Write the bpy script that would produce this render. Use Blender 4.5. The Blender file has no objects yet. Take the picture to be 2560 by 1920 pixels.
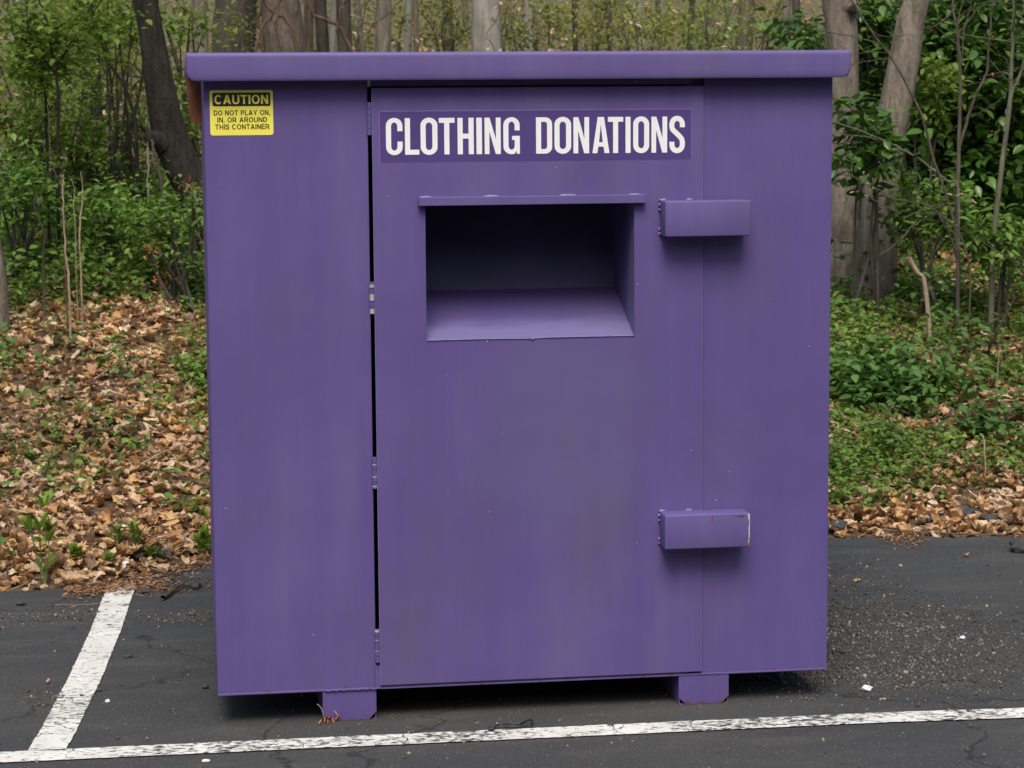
import bpy, bmesh, math, random
import numpy as np
from mathutils import Vector, Matrix, noise

random.seed(7); RNG = np.random.default_rng(11)
SC = bpy.context.scene
COL = SC.collection

# ------------------------------------------------------------------ camera
CAM = np.array([-0.0569, -6.2043, 1.7277]); YAW, PITCH, ROLL, FPX = 0.1428, -0.1246, -0.0074, 5652.0
_f = np.array([math.sin(YAW)*math.cos(PITCH), math.cos(YAW)*math.cos(PITCH), math.sin(PITCH)])
_r = np.array([math.cos(YAW), -math.sin(YAW), 0.0]); _u = np.cross(_r, _f)
_c, _s = math.cos(ROLL), math.sin(ROLL)
_r, _u = _c*_r + _s*_u, -_s*_r + _c*_u
cd = bpy.data.cameras.new('camera'); cam = bpy.data.objects.new('camera', cd); COL.objects.link(cam)
cd.sensor_width = 36.0; cd.lens = FPX/2560*36.0; cd.clip_start = 0.05; cd.clip_end = 600
cd.dof.use_dof = True; cd.dof.focus_distance = 6.25; cd.dof.aperture_fstop = 12.0
cam.matrix_world = Matrix(((_r[0], _u[0], -_f[0], CAM[0]), (_r[1], _u[1], -_f[1], CAM[1]), (_r[2], _u[2], -_f[2], CAM[2]), (0, 0, 0, 1)))
SC.camera = cam

# ------------------------------------------------------------------ world and sun
SUN_EL, SUN_AZ = math.radians(57), math.radians(190)      # azimuth measured clockwise from +Y
w = bpy.data.worlds.new('World'); SC.world = w; w.use_nodes = True
nt = w.node_tree; bg = nt.nodes['Background']
sky = nt.nodes.new('ShaderNodeTexSky'); sky.sky_type = 'NISHITA'; sky.sun_disc = False
sky.sun_elevation = SUN_EL; sky.sun_rotation = SUN_AZ; sky.dust_density = 4.0; sky.air_density = 1.0; sky.ozone_density = 1.0
nt.links.new(sky.outputs[0], bg.inputs[0]); bg.inputs[1].default_value = 0.115
sd = bpy.data.lights.new('sun', 'SUN'); sd.energy = 2.4; sd.angle = math.radians(30); sd.color = (1.0, 0.95, 0.87)
so = bpy.data.objects.new('sun', sd); COL.objects.link(so)
_d = Vector((math.sin(SUN_AZ)*math.cos(SUN_EL), math.cos(SUN_AZ)*math.cos(SUN_EL), math.sin(SUN_EL)))
so.rotation_euler = _d.to_track_quat('Z', 'Y').to_euler(); so.location = (0, 0, 20)
SC.view_settings.view_transform = 'Standard'; SC.view_settings.look = 'None'
SC.view_settings.exposure = 0.42; SC.view_settings.gamma = 1.0

# ------------------------------------------------------------------ helpers
def ray(px, py): return _f + (px-1280)/FPX*_r - (py-960)/FPX*_u
def at(px, py, Y):
    d = ray(px, py); return CAM + d*(Y-CAM[1])/d[1]
def atg(px, py, Z=0.0):
    d = ray(px, py); return CAM + d*(Z-CAM[2])/d[2]
def mpp(Y): return (Y-CAM[1])/FPX       # metres per photo pixel at depth Y

def tag(o, label=None, cat=None, group=None, kind=None):
    if label: o['label'] = label
    if cat: o['category'] = cat
    if group: o['group'] = group
    if kind: o['kind'] = kind
    return o
def empty(name, loc=(0, 0, 0)):
    o = bpy.data.objects.new(name, None); COL.objects.link(o); o.location = loc; o.empty_display_size = .1
    return o
def link(name, me, mat=None, parent=None, smooth=False):
    o = bpy.data.objects.new(name, me); COL.objects.link(o)
    if mat is not None and not me.materials: me.materials.append(mat)
    if smooth: me.polygons.foreach_set('use_smooth', [True]*len(me.polygons))
    if parent is not None:
        o.parent = parent; o.matrix_parent_inverse = Matrix.Translation(-Vector(parent.location)) if parent.parent is None else Matrix.Identity(4)
    return o
def np_mesh(name, V, F, uniform=None):
    """V (n,3); F (m,k) array of equal-length polygons or a list of such arrays"""
    me = bpy.data.meshes.new(name)
    Fs = F if isinstance(F, list) else [F]
    Fs = [np.asarray(f, dtype=np.int32) for f in Fs if len(f)]
    loops = np.concatenate([f.ravel() for f in Fs]); tot = np.concatenate([np.full(len(f), f.shape[1], dtype=np.int32) for f in Fs])
    st = np.concatenate([[0], np.cumsum(tot)[:-1]]).astype(np.int32)
    me.vertices.add(len(V)); me.vertices.foreach_set('co', np.asarray(V, dtype=np.float32).ravel())
    me.loops.add(len(loops)); me.loops.foreach_set('vertex_index', loops)
    me.polygons.add(len(tot)); me.polygons.foreach_set('loop_start', st); me.polygons.foreach_set('loop_total', tot)
    me.update(calc_edges=True); me.validate()
    return me

class MB:
    def __init__(s): s.bm = bmesh.new()
    def box(s, x0, x1, y0, y1, z0, z1, bev=0.0, seg=2):
        b = bmesh.new(); bmesh.ops.create_cube(b, size=1)
        for v in b.verts: v.co = Vector(((x0+x1)/2+v.co.x*(x1-x0), (y0+y1)/2+v.co.y*(y1-y0), (z0+z1)/2+v.co.z*(z1-z0)))
        if bev: bmesh.ops.bevel(b, geom=b.edges[:], offset=bev, segments=seg, affect='EDGES', profile=.5)
        s.merge(b); return s
    def merge(s, b):
        me = bpy.data.meshes.new('t'); b.to_mesh(me); b.free(); s.bm.from_mesh(me); bpy.data.meshes.remove(me)
    def poly(s, pts, thick=None):
        """flat polygon; thick = vector to extrude along"""
        vs = [s.bm.verts.new(p) for p in pts]
        s.bm.faces.new(vs)
        if thick is not None:
            t = Vector(thick); vb = [s.bm.verts.new(Vector(p)+t) for p in pts]
            s.bm.faces.new(vb[::-1]); n = len(pts)
            for i in range(n): s.bm.faces.new((vs[i], vs[(i+1) % n], vb[(i+1) % n], vb[i]))
        return s
    def tube(s, path, rad, n=8, jit=0.0):
        V, F = tube_arr(path, rad, n, jit)
        vs = [s.bm.verts.new(v) for v in V]
        for f in F: s.bm.faces.new([vs[i] for i in f])
        s.bm.faces.new([vs[i] for i in range(n)][::-1]); s.bm.faces.new([vs[len(V)-n+i] for i in range(n)])
        return s
    def blob(s, c, r, sub=2, nz=.15, sc=(1, 1, 1), seed=0):
        b = bmesh.new(); bmesh.ops.create_icosphere(b, subdivisions=sub, radius=1)
        for v in b.verts:
            k = 1+nz*noise.noise(v.co*1.7+Vector((seed*3.1, seed, 0)))*2
            v.co = Vector((c[0]+v.co.x*r*sc[0]*k, c[1]+v.co.y*r*sc[1]*k, c[2]+v.co.z*r*sc[2]*k))
        s.merge(b); return s
    def build(s, name, mat, parent=None, smooth=False, auto=None):
        bmesh.ops.recalc_face_normals(s.bm, faces=s.bm.faces[:])
        me = bpy.data.meshes.new(name); s.bm.to_mesh(me); s.bm.free()
        o = link(name, me, mat, parent, smooth)
        if auto: me.set_sharp_from_angle(angle=math.radians(auto))
        return o

def tube_arr(path, rad, n=8, jit=0.0, rough=0.0):
    P = np.asarray(path, float); R_ = np.asarray(rad, float)*np.ones(len(P))
    T = np.gradient(P, axis=0); T /= np.linalg.norm(T, axis=1)[:, None]+1e-9
    ref = np.array([0.0, 1.0, 0.0]) if abs(T[0][1]) < .8 else np.array([1.0, 0, 0])
    A = np.cross(T, ref); A /= np.linalg.norm(A, axis=1)[:, None]+1e-9; B = np.cross(T, A)
    a = np.linspace(0, 2*np.pi, n, endpoint=False)
    RR = R_[:, None]*(1+jit*RNG.standard_normal((len(P), n)))
    V = (P[:, None, :] + RR[..., None]*(np.cos(a)[None, :, None]*A[:, None, :] + np.sin(a)[None, :, None]*B[:, None, :])).reshape(-1, 3)
    i = np.arange(len(P)-1)[:, None]*n; j = np.arange(n)[None, :]; k = (j+1) % n
    F = np.stack([i+j, i+k, i+n+k, i+n+j], -1).reshape(-1, 4)
    return V, F
def smooth_path(pts, n=24, wob=0.0):
    P = np.asarray(pts, float); m = len(P); t = np.linspace(0, m-1, n); out = []
    for x in t:
        i = min(int(x), m-2); f = x-i
        p0, p1, p2, p3 = P[max(i-1, 0)], P[i], P[i+1], P[min(i+2, m-1)]
        out.append(.5*((2*p1)+(-p0+p2)*f+(2*p0-5*p1+4*p2-p3)*f*f+(-p0+3*p1-3*p2+p3)*f**3))
    out = np.array(out)
    if wob: out += wob*RNG.standard_normal(out.shape)*np.linspace(0.2, 1, n)[:, None]
    return out
def join_arr(parts):
    Vs, Fs, o = [], [], 0
    for V, F in parts: Vs.append(V); Fs.append(np.asarray(F)+o); o += len(V)
    return np.concatenate(Vs), np.concatenate(Fs)

# ------------------------------------------------------------------ materials
def newmat(name):
    m = bpy.data.materials.new(name); m.use_nodes = True
    return m, m.node_tree, m.node_tree.nodes, m.node_tree.links, m.node_tree.nodes['Principled BSDF']
def nd(N, t, **k):
    n = N.new(t)
    for a, b in k.items(): setattr(n, a, b)
    return n
def noise_n(N, L, scale, detail=4, vec=None, stretch=None, rough=.5):
    t = nd(N, 'ShaderNodeTexNoise'); t.inputs['Scale'].default_value = scale; t.inputs['Detail'].default_value = detail; t.inputs['Roughness'].default_value = rough
    if stretch is not None:
        mp = nd(N, 'ShaderNodeMapping'); mp.inputs['Scale'].default_value = stretch
        L.new(vec, mp.inputs['Vector']); L.new(mp.outputs[0], t.inputs['Vector'])
    elif vec is not None: L.new(vec, t.inputs['Vector'])
    return t
def ramp(N, L, src, stops, interp='LINEAR'):
    r = nd(N, 'ShaderNodeValToRGB'); r.color_ramp.interpolation = interp
    e = r.color_ramp.elements
    while len(e) < len(stops): e.new(.5)
    for i, (p, c) in enumerate(stops):
        e[i].position = p; e[i].color = (c, c, c, 1) if isinstance(c, (int, float)) else (*c, 1)
    L.new(src, r.inputs[0]); return r
def mix(N, L, fac, a, b, mode='MIX'):
    m = nd(N, 'ShaderNodeMix', data_type='RGBA', blend_type=mode)
    for s, v in ((0, fac), (6, a), (7, b)):
        if hasattr(v, 'is_linked') or hasattr(v, 'links'): L.new(v, m.inputs[s])
        else: m.inputs[s].default_value = v if not isinstance(v, tuple) else (*v, 1)
    return m.outputs[2]
def bump(N, L, h, bsdf, strength=.3, dist=.01):
    b = nd(N, 'ShaderNodeBump'); b.inputs['Strength'].default_value = strength; b.inputs['Distance'].default_value = dist
    L.new(h, b.inputs['Height']); L.new(b.outputs[0], bsdf.inputs['Normal']); return b

def paint_mat(name, base, faded, amt=.5, rough=.42, specks=True, skylit_scuff=False):
    m, T, N, L, B = newmat(name)
    g = nd(N, 'ShaderNodeNewGeometry').outputs['Position']
    s1 = noise_n(N, L, 1.0, 5, g, (9, 9, .9), .6)            # vertical runs of chalking
    s2 = noise_n(N, L, 1.6, 5, g)
    s3 = noise_n(N, L, 1.0, 3, g, (60, 60, 2.2), .6)
    f = nd(N, 'ShaderNodeMath', operation='MULTIPLY'); L.new(ramp(N, L, s1.outputs[0], [(.38, 0.0), (.68, 1.0)]).outputs[0], f.inputs[0])
    L.new(ramp(N, L, s2.outputs[0], [(.4, .2), (.62, 1.0)]).outputs[0], f.inputs[1])
    f2 = nd(N, 'ShaderNodeMath', operation='MULTIPLY'); L.new(f.outputs[0], f2.inputs[0]); f2.inputs[1].default_value = amt
    f3 = nd(N, 'ShaderNodeMath', operation='MULTIPLY_ADD'); L.new(ramp(N, L, s3.outputs[0], [(.45, 0.0), (.75, 1.0)]).outputs[0], f3.inputs[0]); f3.inputs[1].default_value = .12; L.new(f2.outputs[0], f3.inputs[2])
    c = mix(N, L, f3.outputs[0], base, faded)
    hue = noise_n(N, L, 2.3, 3, g)
    c = mix(N, L, ramp(N, L, hue.outputs[0], [(.35, 0.0), (.7, .35)]).outputs[0], c, (base[0]*1.12, base[1]*.9, base[2]*.92))
    if specks:
        v = nd(N, 'ShaderNodeTexVoronoi'); v.inputs['Scale'].default_value = 26; L.new(g, v.inputs['Vector'])
        sp = ramp(N, L, v.outputs['Distance'], [(.035, 1.0), (.05, 0.0)])
        keep = nd(N, 'ShaderNodeSeparateColor'); L.new(v.outputs['Color'], keep.inputs[0])
        k = ramp(N, L, keep.outputs[0], [(.86, 0.0), (.88, 1.0)])
        mm = nd(N, 'ShaderNodeMath', operation='MULTIPLY'); L.new(sp.outputs[0], mm.inputs[0]); L.new(k.outputs[0], mm.inputs[1])
        c = mix(N, L, mm.outputs[0], c, (.45, .42, .5))
    sx = nd(N, 'ShaderNodeSeparateXYZ'); L.new(g, sx.inputs[0])
    def bell(o, c0, wd):
        a1 = nd(N, 'ShaderNodeMath', operation='SUBTRACT'); L.new(o, a1.inputs[0]); a1.inputs[1].default_value = c0
        a2 = nd(N, 'ShaderNodeMath', operation='DIVIDE'); L.new(a1.outputs[0], a2.inputs[0]); a2.inputs[1].default_value = wd
        a3 = nd(N, 'ShaderNodeMath', operation='POWER'); L.new(a2.outputs[0], a3.inputs[0]); a3.inputs[1].default_value = 2
        return a3.outputs[0]
    ad_ = nd(N, 'ShaderNodeMath', operation='ADD'); L.new(bell(sx.outputs[0], .98, .42), ad_.inputs[0]); L.new(bell(sx.outputs[2], .80, .55), ad_.inputs[1])
    wz = nd(N, 'ShaderNodeMath', operation='ADD'); L.new(ad_.outputs[0], wz.inputs[0]); L.new(s2.outputs[0], wz.inputs[1])
    c = mix(N, L, ramp(N, L, wz.outputs[0], [(.35, .55), (1.0, 0.0)]).outputs[0], c, (faded[0]*.80, faded[1]*.86, faded[2]*.82))
    sc1 = noise_n(N, L, 1.0, 7, g, (45, 45, 14), .75)
    c = mix(N, L, ramp(N, L, sc1.outputs[0], [(.70, 0.0), (.74, .5)]).outputs[0], c, (faded[0]*1.2, faded[1]*1.25, faded[2]*1.1))
    if skylit_scuff:                                                  # chute's front edge paler: skylight painted in along with rubbed wear
        yb = nd(N, 'ShaderNodeMath', operation='MULTIPLY_ADD'); ns = noise_n(N, L, 1.0, 5, g, (9, 30, 9), .6); L.new(ns.outputs[0], yb.inputs[0]); yb.inputs[1].default_value = -.10; L.new(sx.outputs[1], yb.inputs[2])
        c = mix(N, L, ramp(N, L, yb.outputs[0], [(0.0, .75), (.07, 0.0)]).outputs[0], c, (.17, .155, .31))
    # rust creeping along folded and standing edges
    rn = noise_n(N, L, 1.0, 7, g, (40, 40, 90), .7)
    for za, zb2, th in ((.086, .101, .56), (-.01, .016, .52)):
        e1 = nd(N, 'ShaderNodeMapRange'); L.new(sx.outputs[2], e1.inputs[0]); e1.inputs[1].default_value = zb2; e1.inputs[2].default_value = zb2-.008
        e2 = nd(N, 'ShaderNodeMath', operation='GREATER_THAN'); L.new(sx.outputs[2], e2.inputs[0]); e2.inputs[1].default_value = za
        q1 = nd(N, 'ShaderNodeMath', operation='MULTIPLY'); L.new(e1.outputs[0], q1.inputs[0]); L.new(e2.outputs[0], q1.inputs[1])
        q2 = nd(N, 'ShaderNodeMath', operation='MULTIPLY'); L.new(q1.outputs[0], q2.inputs[0]); L.new(ramp(N, L, rn.outputs[0], [(th, 0.0), (th+.05, .9)]).outputs[0], q2.inputs[1])
        c = mix(N, L, q2.outputs[0], c, (.11, .045, .025))
    # grime where dirt has splashed and run down
    gr = noise_n(N, L, 1.0, 6, g, (3, 3, 1.1), .65)
    c = mix(N, L, ramp(N, L, gr.outputs[0], [(.50, 0.0), (.75, .38)]).outputs[0], c, (.10, .085, .10))
    L.new(c, B.inputs['Base Color'])
    rr = ramp(N, L, s2.outputs[0], [(.3, rough-.06), (.7, rough+.15)]); L.new(rr.outputs[0], B.inputs['Roughness'])
    B.inputs['Specular IOR Level'].default_value = .35
    h = noise_n(N, L, 3.0, 2, g); hf = noise_n(N, L, 260, 2, g)
    b1 = bump(N, L, h.outputs[0], B, .22, .04)
    b2 = nd(N, 'ShaderNodeBump'); b2.inputs['Strength'].default_value = .12; b2.inputs['Distance'].default_value = .001
    L.new(hf.outputs[0], b2.inputs['Height']); L.new(b1.outputs[0], b2.inputs['Normal']); L.new(b2.outputs[0], B.inputs['Normal'])
    return m
def plain(name, c, rough=.6, var=.15, scale=20, bumps=0.0, metallic=0.0, stretch=None, spec=.5):
    m, T, N, L, B = newmat(name)
    tc = nd(N, 'ShaderNodeNewGeometry').outputs['Position']
    n = noise_n(N, L, scale, 5, tc, stretch)
    col = mix(N, L, ramp(N, L, n.outputs[0], [(.3, 0.0), (.7, 1.0)]).outputs[0], tuple(x*(1-var) for x in c), tuple(min(1, x*(1+var)) for x in c))
    L.new(col, B.inputs['Base Color']); B.inputs['Roughness'].default_value = rough; B.inputs['Metallic'].default_value = metallic
    B.inputs['Specular IOR Level'].default_value = spec
    if bumps: bump(N, L, n.outputs[0], B, bumps, .01)
    return m
def leaf_mat(name, cols, rough=.5, trans=.3, spec=.5, mott=0.0):
    m, T, N, L, B = newmat(name)
    g = nd(N, 'ShaderNodeNewGeometry')
    r = ramp(N, L, g.outputs['Random Per Island'], [(i/(len(cols)-1), c) for i, c in enumerate(cols)])
    n = noise_n(N, L, 1.3, 3, g.outputs['Position'])
    hsv = nd(N, 'ShaderNodeHueSaturation'); L.new(r.outputs[0], hsv.inputs['Color'])
    L.new(ramp(N, L, n.outputs[0], [(.3, .86), (.7, 1.28)]).outputs[0], hsv.inputs['Value'])
    if mott:
        mo = noise_n(N, L, 55, 5, g.outputs['Position'], None, .65); hs2 = nd(N, 'ShaderNodeHueSaturation'); L.new(hsv.outputs[0], hs2.inputs['Color'])
        L.new(ramp(N, L, mo.outputs[0], [(.3, 1-mott), (.7, 1+mott)]).outputs[0], hs2.inputs['Value']); hsv = hs2; bump(N, L, mo.outputs[0], B, .6, .006)
    L.new(hsv.outputs[0], B.inputs['Base Color']); B.inputs['Roughness'].default_value = rough; B.inputs['Specular IOR Level'].default_value = spec
    tr = nd(N, 'ShaderNodeBsdfTranslucent'); L.new(hsv.outputs[0], tr.inputs[0])
    mx = nd(N, 'ShaderNodeMixShader'); mx.inputs[0].default_value = trans
    out = N['Material Output']; L.new(B.outputs[0], mx.inputs[1]); L.new(tr.outputs[0], mx.inputs[2]); L.new(mx.outputs[0], out.inputs[0])
    return m
def bark_mat(name, dark, light, scale=14, bumpS=.8, lichen=None):
    m, T, N, L, B = newmat(name)
    g = nd(N, 'ShaderNodeNewGeometry').outputs['Position']
    a = noise_n(N, L, scale, 6, g, (1, 1, .22), .65)
    b = noise_n(N, L, scale*3.2, 4, g, (1, 1, .35), .7)
    h = nd(N, 'ShaderNodeMath', operation='MULTIPLY_ADD'); L.new(b.outputs[0], h.inputs[0]); h.inputs[1].default_value = .5; L.new(a.outputs[0], h.inputs[2])
    c = mix(N, L, ramp(N, L, h.outputs[0], [(.58, 0.0), (.92, 1.0)]).outputs[0], dark, light)
    big = noise_n(N, L, 2.2, 4, g)
    c = mix(N, L, ramp(N, L, big.outputs[0], [(.35, 0.0), (.7, .5)]).outputs[0], c, tuple(x*.6 for x in light))
    if lichen:
        li = noise_n(N, L, 30, 5, g)
        c = mix(N, L, ramp(N, L, li.outputs[0], [(.58, 0.0), (.66, .7)]).outputs[0], c, lichen)
    L.new(c, B.inputs['Base Color']); B.inputs['Roughness'].default_value = .9; B.inputs['Specular IOR Level'].default_value = .2
    bump(N, L, h.outputs[0], B, bumpS, .03)
    return m

def asphalt_nodes(N, L, g):
    n1 = noise_n(N, L, 1.1, 6, g, (1, 1.6, 1)); n2 = noise_n(N, L, 5, 6, g, (.5, 1.8, 1), .6); n3 = noise_n(N, L, 140, 3, g)
    c = mix(N, L, ramp(N, L, n1.outputs[0], [(.3, 0.0), (.7, 1.0)]).outputs[0], (.037, .040, .042), (.060, .062, .060))
    c = mix(N, L, ramp(N, L, n2.outputs[0], [(.48, 0.0), (.78, .75)]).outputs[0], c, (.090, .086, .076))
    c = mix(N, L, ramp(N, L, n3.outputs[0], [(.3, 0.0), (.7, .45)]).outputs[0], c, (.022, .022, .024))
    v = nd(N, 'ShaderNodeTexVoronoi'); v.inputs['Scale'].default_value = 150; L.new(g, v.inputs['Vector'])
    sp = ramp(N, L, v.outputs['Distance'], [(.16, 1.0), (.3, 0.0)])
    sc_ = nd(N, 'ShaderNodeSeparateColor'); L.new(v.outputs['Color'], sc_.inputs[0])
    k = ramp(N, L, sc_.outputs[0], [(.82, 0.0), (.9, .75)])
    mm = nd(N, 'ShaderNodeMath', operation='MULTIPLY'); L.new(sp.outputs[0], mm.inputs[0]); L.new(k.outputs[0], mm.inputs[1])
    c = mix(N, L, mm.outputs[0], c, (.30, .29, .26))
    return c, n3, v
def asphalt_mat():
    m, T, N, L, B = newmat('asphalt'); g = nd(N, 'ShaderNodeNewGeometry').outputs['Position']
    c, n3, v = asphalt_nodes(N, L, g)
    # hairline cracks
    cv = nd(N, 'ShaderNodeTexVoronoi', feature='DISTANCE_TO_EDGE'); cv.inputs['Scale'].default_value = .75
    wn = noise_n(N, L, 4, 5, g); ad = nd(N, 'ShaderNodeVectorMath', operation='MULTIPLY_ADD'); L.new(wn.outputs['Color'], ad.inputs[0]); ad.inputs[1].default_value = (.35, .35, .35); L.new(g, ad.inputs[2]); L.new(ad.outputs[0], cv.inputs['Vector'])
    c = mix(N, L, ramp(N, L, cv.outputs['Distance'], [(.0, .8), (.006, 0.0)]).outputs[0], c, (.012, .012, .012))
    L.new(c, B.inputs['Base Color']); B.inputs['Roughness'].default_value = .88; B.inputs['Specular IOR Level'].default_value = .3
    bump(N, L, n3.outputs[0], B, .5, .004)
    return m
def line_mat(name, wear, axis):
    m, T, N, L, B = newmat(name); g = nd(N, 'ShaderNodeNewGeometry').outputs['Position']
    c, n3, v = asphalt_nodes(N, L, g)
    st = (1.0, 2.2, 1)
    a = noise_n(N, L, 34, 8, g, st, .74); b = noise_n(N, L, 2.0, 3, g)
    cv = nd(N, 'ShaderNodeTexVoronoi', feature='DISTANCE_TO_EDGE'); cv.inputs['Scale'].default_value = 9
    wn = noise_n(N, L, 14, 4, g); ad = nd(N, 'ShaderNodeVectorMath', operation='MULTIPLY_ADD'); L.new(wn.outputs['Color'], ad.inputs[0]); ad.inputs[1].default_value = (.09, .09, .09); L.new(g, ad.inputs[2]); L.new(ad.outputs[0], cv.inputs['Vector'])
    s = nd(N, 'ShaderNodeMath', operation='MULTIPLY_ADD'); L.new(b.outputs[0], s.inputs[0]); s.inputs[1].default_value = .35; L.new(a.outputs[0], s.inputs[2])
    m1 = ramp(N, L, s.outputs[0], [(wear, 0.0), (wear+.03, 1.0)])
    pres = noise_n(N, L, 5, 2, g)
    m2 = ramp(N, L, cv.outputs['Distance'], [(.008, 1.0), (.02, 0.0)]); m2b = ramp(N, L, pres.outputs[0], [(.47, 0.0), (.53, 1.0)])
    q = nd(N, 'ShaderNodeMath', operation='MULTIPLY'); L.new(m2.outputs[0], q.inputs[0]); L.new(m2b.outputs[0], q.inputs[1])
    mx = nd(N, 'ShaderNodeMath', operation='MAXIMUM'); L.new(m1.outputs[0], mx.inputs[0]); L.new(q.outputs[0], mx.inputs[1])
    dirt = noise_n(N, L, 7, 5, g)
    wh = mix(N, L, ramp(N, L, dirt.outputs[0], [(.35, 0.0), (.75, .7)]).outputs[0], (.66, .66, .62), (.44, .43, .38))
    L.new(mix(N, L, mx.outputs[0], wh, c), B.inputs['Base Color']); B.inputs['Roughness'].default_value = .8
    bump(N, L, n3.outputs[0], B, .3, .003)
    return m

PURPLE = (.094, .068, .228)
M = {}
M['paint'] = paint_mat('purple_paint', PURPLE, (.150, .122, .265), .5, .5)
M['lid'] = paint_mat('lid_paint', (.104, .078, .236), (.155, .128, .28), .4, .48)
M['chute'] = paint_mat('chute_paint', (.086, .064, .21), (.135, .12, .27), .5, .45, False, True)
M['chuteback'] = plain('shaded_back_paint', (.050, .040, .115), .6, .2, 7)  # bin purple darkened: the back plate's shade put into its colour
M['weld'] = plain('weld_paint', (.19, .165, .33), .45, .2, 60, .3)
M['sign'] = plain('sign_film', (.078, .045, .19), .4, .06, 6)
M['signedge'] = plain('sign_film_edge', (.22, .17, .36), .5, .1, 30)
M['letter'] = plain('white_vinyl', (.82, .83, .82), .4, .02, 10)
M['yellow'] = plain('yellow_vinyl', (.84, .76, .11), .35, .05, 8)
M['black'] = plain('black_vinyl', (.018, .018, .016), .4, .1, 8)
M['rust'] = plain('rusty_steel', (.17, .062, .022), .85, .5, 18, .5)
M['steel'] = plain('bare_steel', (.45, .45, .42), .45, .2, 40, .2, .3)
M['primer'] = plain('chipped_primer', (.45, .45, .47), .6, .3, 50)
M['inside'] = plain('unlit_interior', (.012, .010, .016), .9, .2, 5)  # near-black standing in for the shade inside the bin
M['asphalt'] = asphalt_mat()
M['line_front'] = line_mat('worn_line_paint', .715, 0)
M['line_side'] = line_mat('cracked_line_paint', .735, 1)

# soil under the litter
m, T, N, L, B = newmat('forest_soil'); g = nd(N, 'ShaderNodeNewGeometry').outputs['Position']
n1 = noise_n(N, L, 7, 8, g, None, .7); n2 = noise_n(N, L, .7, 4, g); n3 = noise_n(N, L, 32, 6, g, None, .7)
c = mix(N, L, ramp(N, L, n1.outputs[0], [(.35, 0.0), (.65, 1.0)]).outputs[0], (.045, .027, .014), (.15, .09, .048))
c = mix(N, L, ramp(N, L, n3.outputs[0], [(.5, 0.0), (.72, .8)]).outputs[0], c, (.30, .20, .12))
mr = nd(N, 'ShaderNodeMapRange'); sy = nd(N, 'ShaderNodeSeparateXYZ'); L.new(g, sy.inputs[0]); L.new(sy.outputs[1], mr.inputs[0]); mr.inputs[1].default_value = 7; mr.inputs[2].default_value = 13
fm = nd(N, 'ShaderNodeMath', operation='MULTIPLY'); L.new(mr.outputs[0], fm.inputs[0]); L.new(ramp(N, L, n2.outputs[0], [(.35, 0.0), (.62, 1.0)]).outputs[0], fm.inputs[1])
c = mix(N, L, fm.outputs[0], c, (.105, .105, .042))
L.new(c, B.inputs['Base Color']); B.inputs['Roughness'].default_value = .95; bump(N, L, n1.outputs[0], B, .8, .05)
M['soil'] = m
M['litter'] = leaf_mat('dead_leaves', [(.24, .115, .040), (.43, .24, .095), (.53, .33, .145), (.47, .28, .125), (.56, .40, .25), (.36, .20, .095), (.62, .48, .34), (.52, .33, .165), (.28, .15, .065), (.60, .43, .26), (.12, .06, .03), (.66, .50, .34), (.50, .33, .19)], .65, .25, .3, .36)
M['needles'] = leaf_mat('orange_debris', [(.26, .11, .045), (.12, .06, .035), (.36, .19, .09), (.20, .08, .03), (.42, .27, .15), (.07, .045, .03)], .8, .1, .2)
M['cover'] = leaf_mat('ground_cover_leaves', [(.085, .155, .022), (.135, .235, .035), (.10, .19, .035), (.17, .28, .045), (.065, .12, .028), (.21, .31, .06)], .5, .36, .3)
M['coverdark'] = leaf_mat('dark_cover_leaves', [(.055, .12, .030), (.085, .165, .040), (.065, .135, .028), (.10, .19, .045)], .5, .3, .3)
M['shrub'] = leaf_mat('shrub_leaves', [(.115, .185, .022), (.17, .25, .032), (.13, .21, .030), (.21, .30, .040), (.09, .15, .022), (.25, .33, .06)], .5, .45, .3)
M['young'] = leaf_mat('young_leaves', [(.20, .24, .04), (.26, .29, .055), (.16, .21, .04), (.27, .22, .07), (.30, .32, .08)], .6, .45, .3)
M['everg'] = leaf_mat('glossy_leaves', [(.045, .105, .018), (.068, .15, .024), (.095, .185, .032), (.05, .115, .025), (.13, .225, .04)], .33, .25, .45)
M['redleaf'] = leaf_mat('red_buds', [(0.390, 0.078, 0.039), (0.468, 0.130, 0.065), (0.364, 0.117, 0.058)], .6, .3)
M['bud'] = leaf_mat('pale_buds', [(.40, .42, .22), (.45, .33, .22), (.38, .25, .15)], .6, .3)
M['barkdark'] = bark_mat('dark_bark', (.012, .010, .008), (.060, .051, .041), 34, 1.0, None)
M['barkgrey'] = bark_mat('grey_bark', (.10, .082, .062), (.26, .225, .18), 20, .7)
M['barkpale'] = bark_mat('pale_smooth_bark', (.17, .15, .125), (.36, .335, .30), 7, .3)
M['barkbrown'] = bark_mat('brown_bark', (.065, .050, .038), (.19, .155, .12), 12, .8)
M['barkshade'] = bark_mat('shaded_bark', (.040, .034, .028), (.105, .09, .07), 13, .8)
M['twig'] = bark_mat('twig_bark', (.045, .038, .030), (.13, .11, .085), 40, .4)
M['twiggreen'] = bark_mat('greenish_twig_bark', (.07, .075, .045), (.17, .165, .11), 30, .3)
M['deadwood'] = bark_mat('dead_wood', (.20, .13, .08), (.46, .36, .26), 30, .5)
M['vine'] = bark_mat('vine_bark', (.07, .042, .028), (.17, .11, .075), 30, .5)
M['stone'] = plain('dark_stone', (.045, .046, .05), .85, .4, 30, .6)
M['whitestone'] = plain('white_stone', (.70, .68, .64), .6, .1, 30, .2)
M['gravel'] = leaf_mat('gravel_grains', [(.035, .035, .036), (.075, .07, .062), (.11, .105, .095), (.045, .044, .043), (.26, .25, .23), (.055, .052, .05), (.09, .065, .055), (.05, .05, .05)], .85, 0.0, .2)
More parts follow.
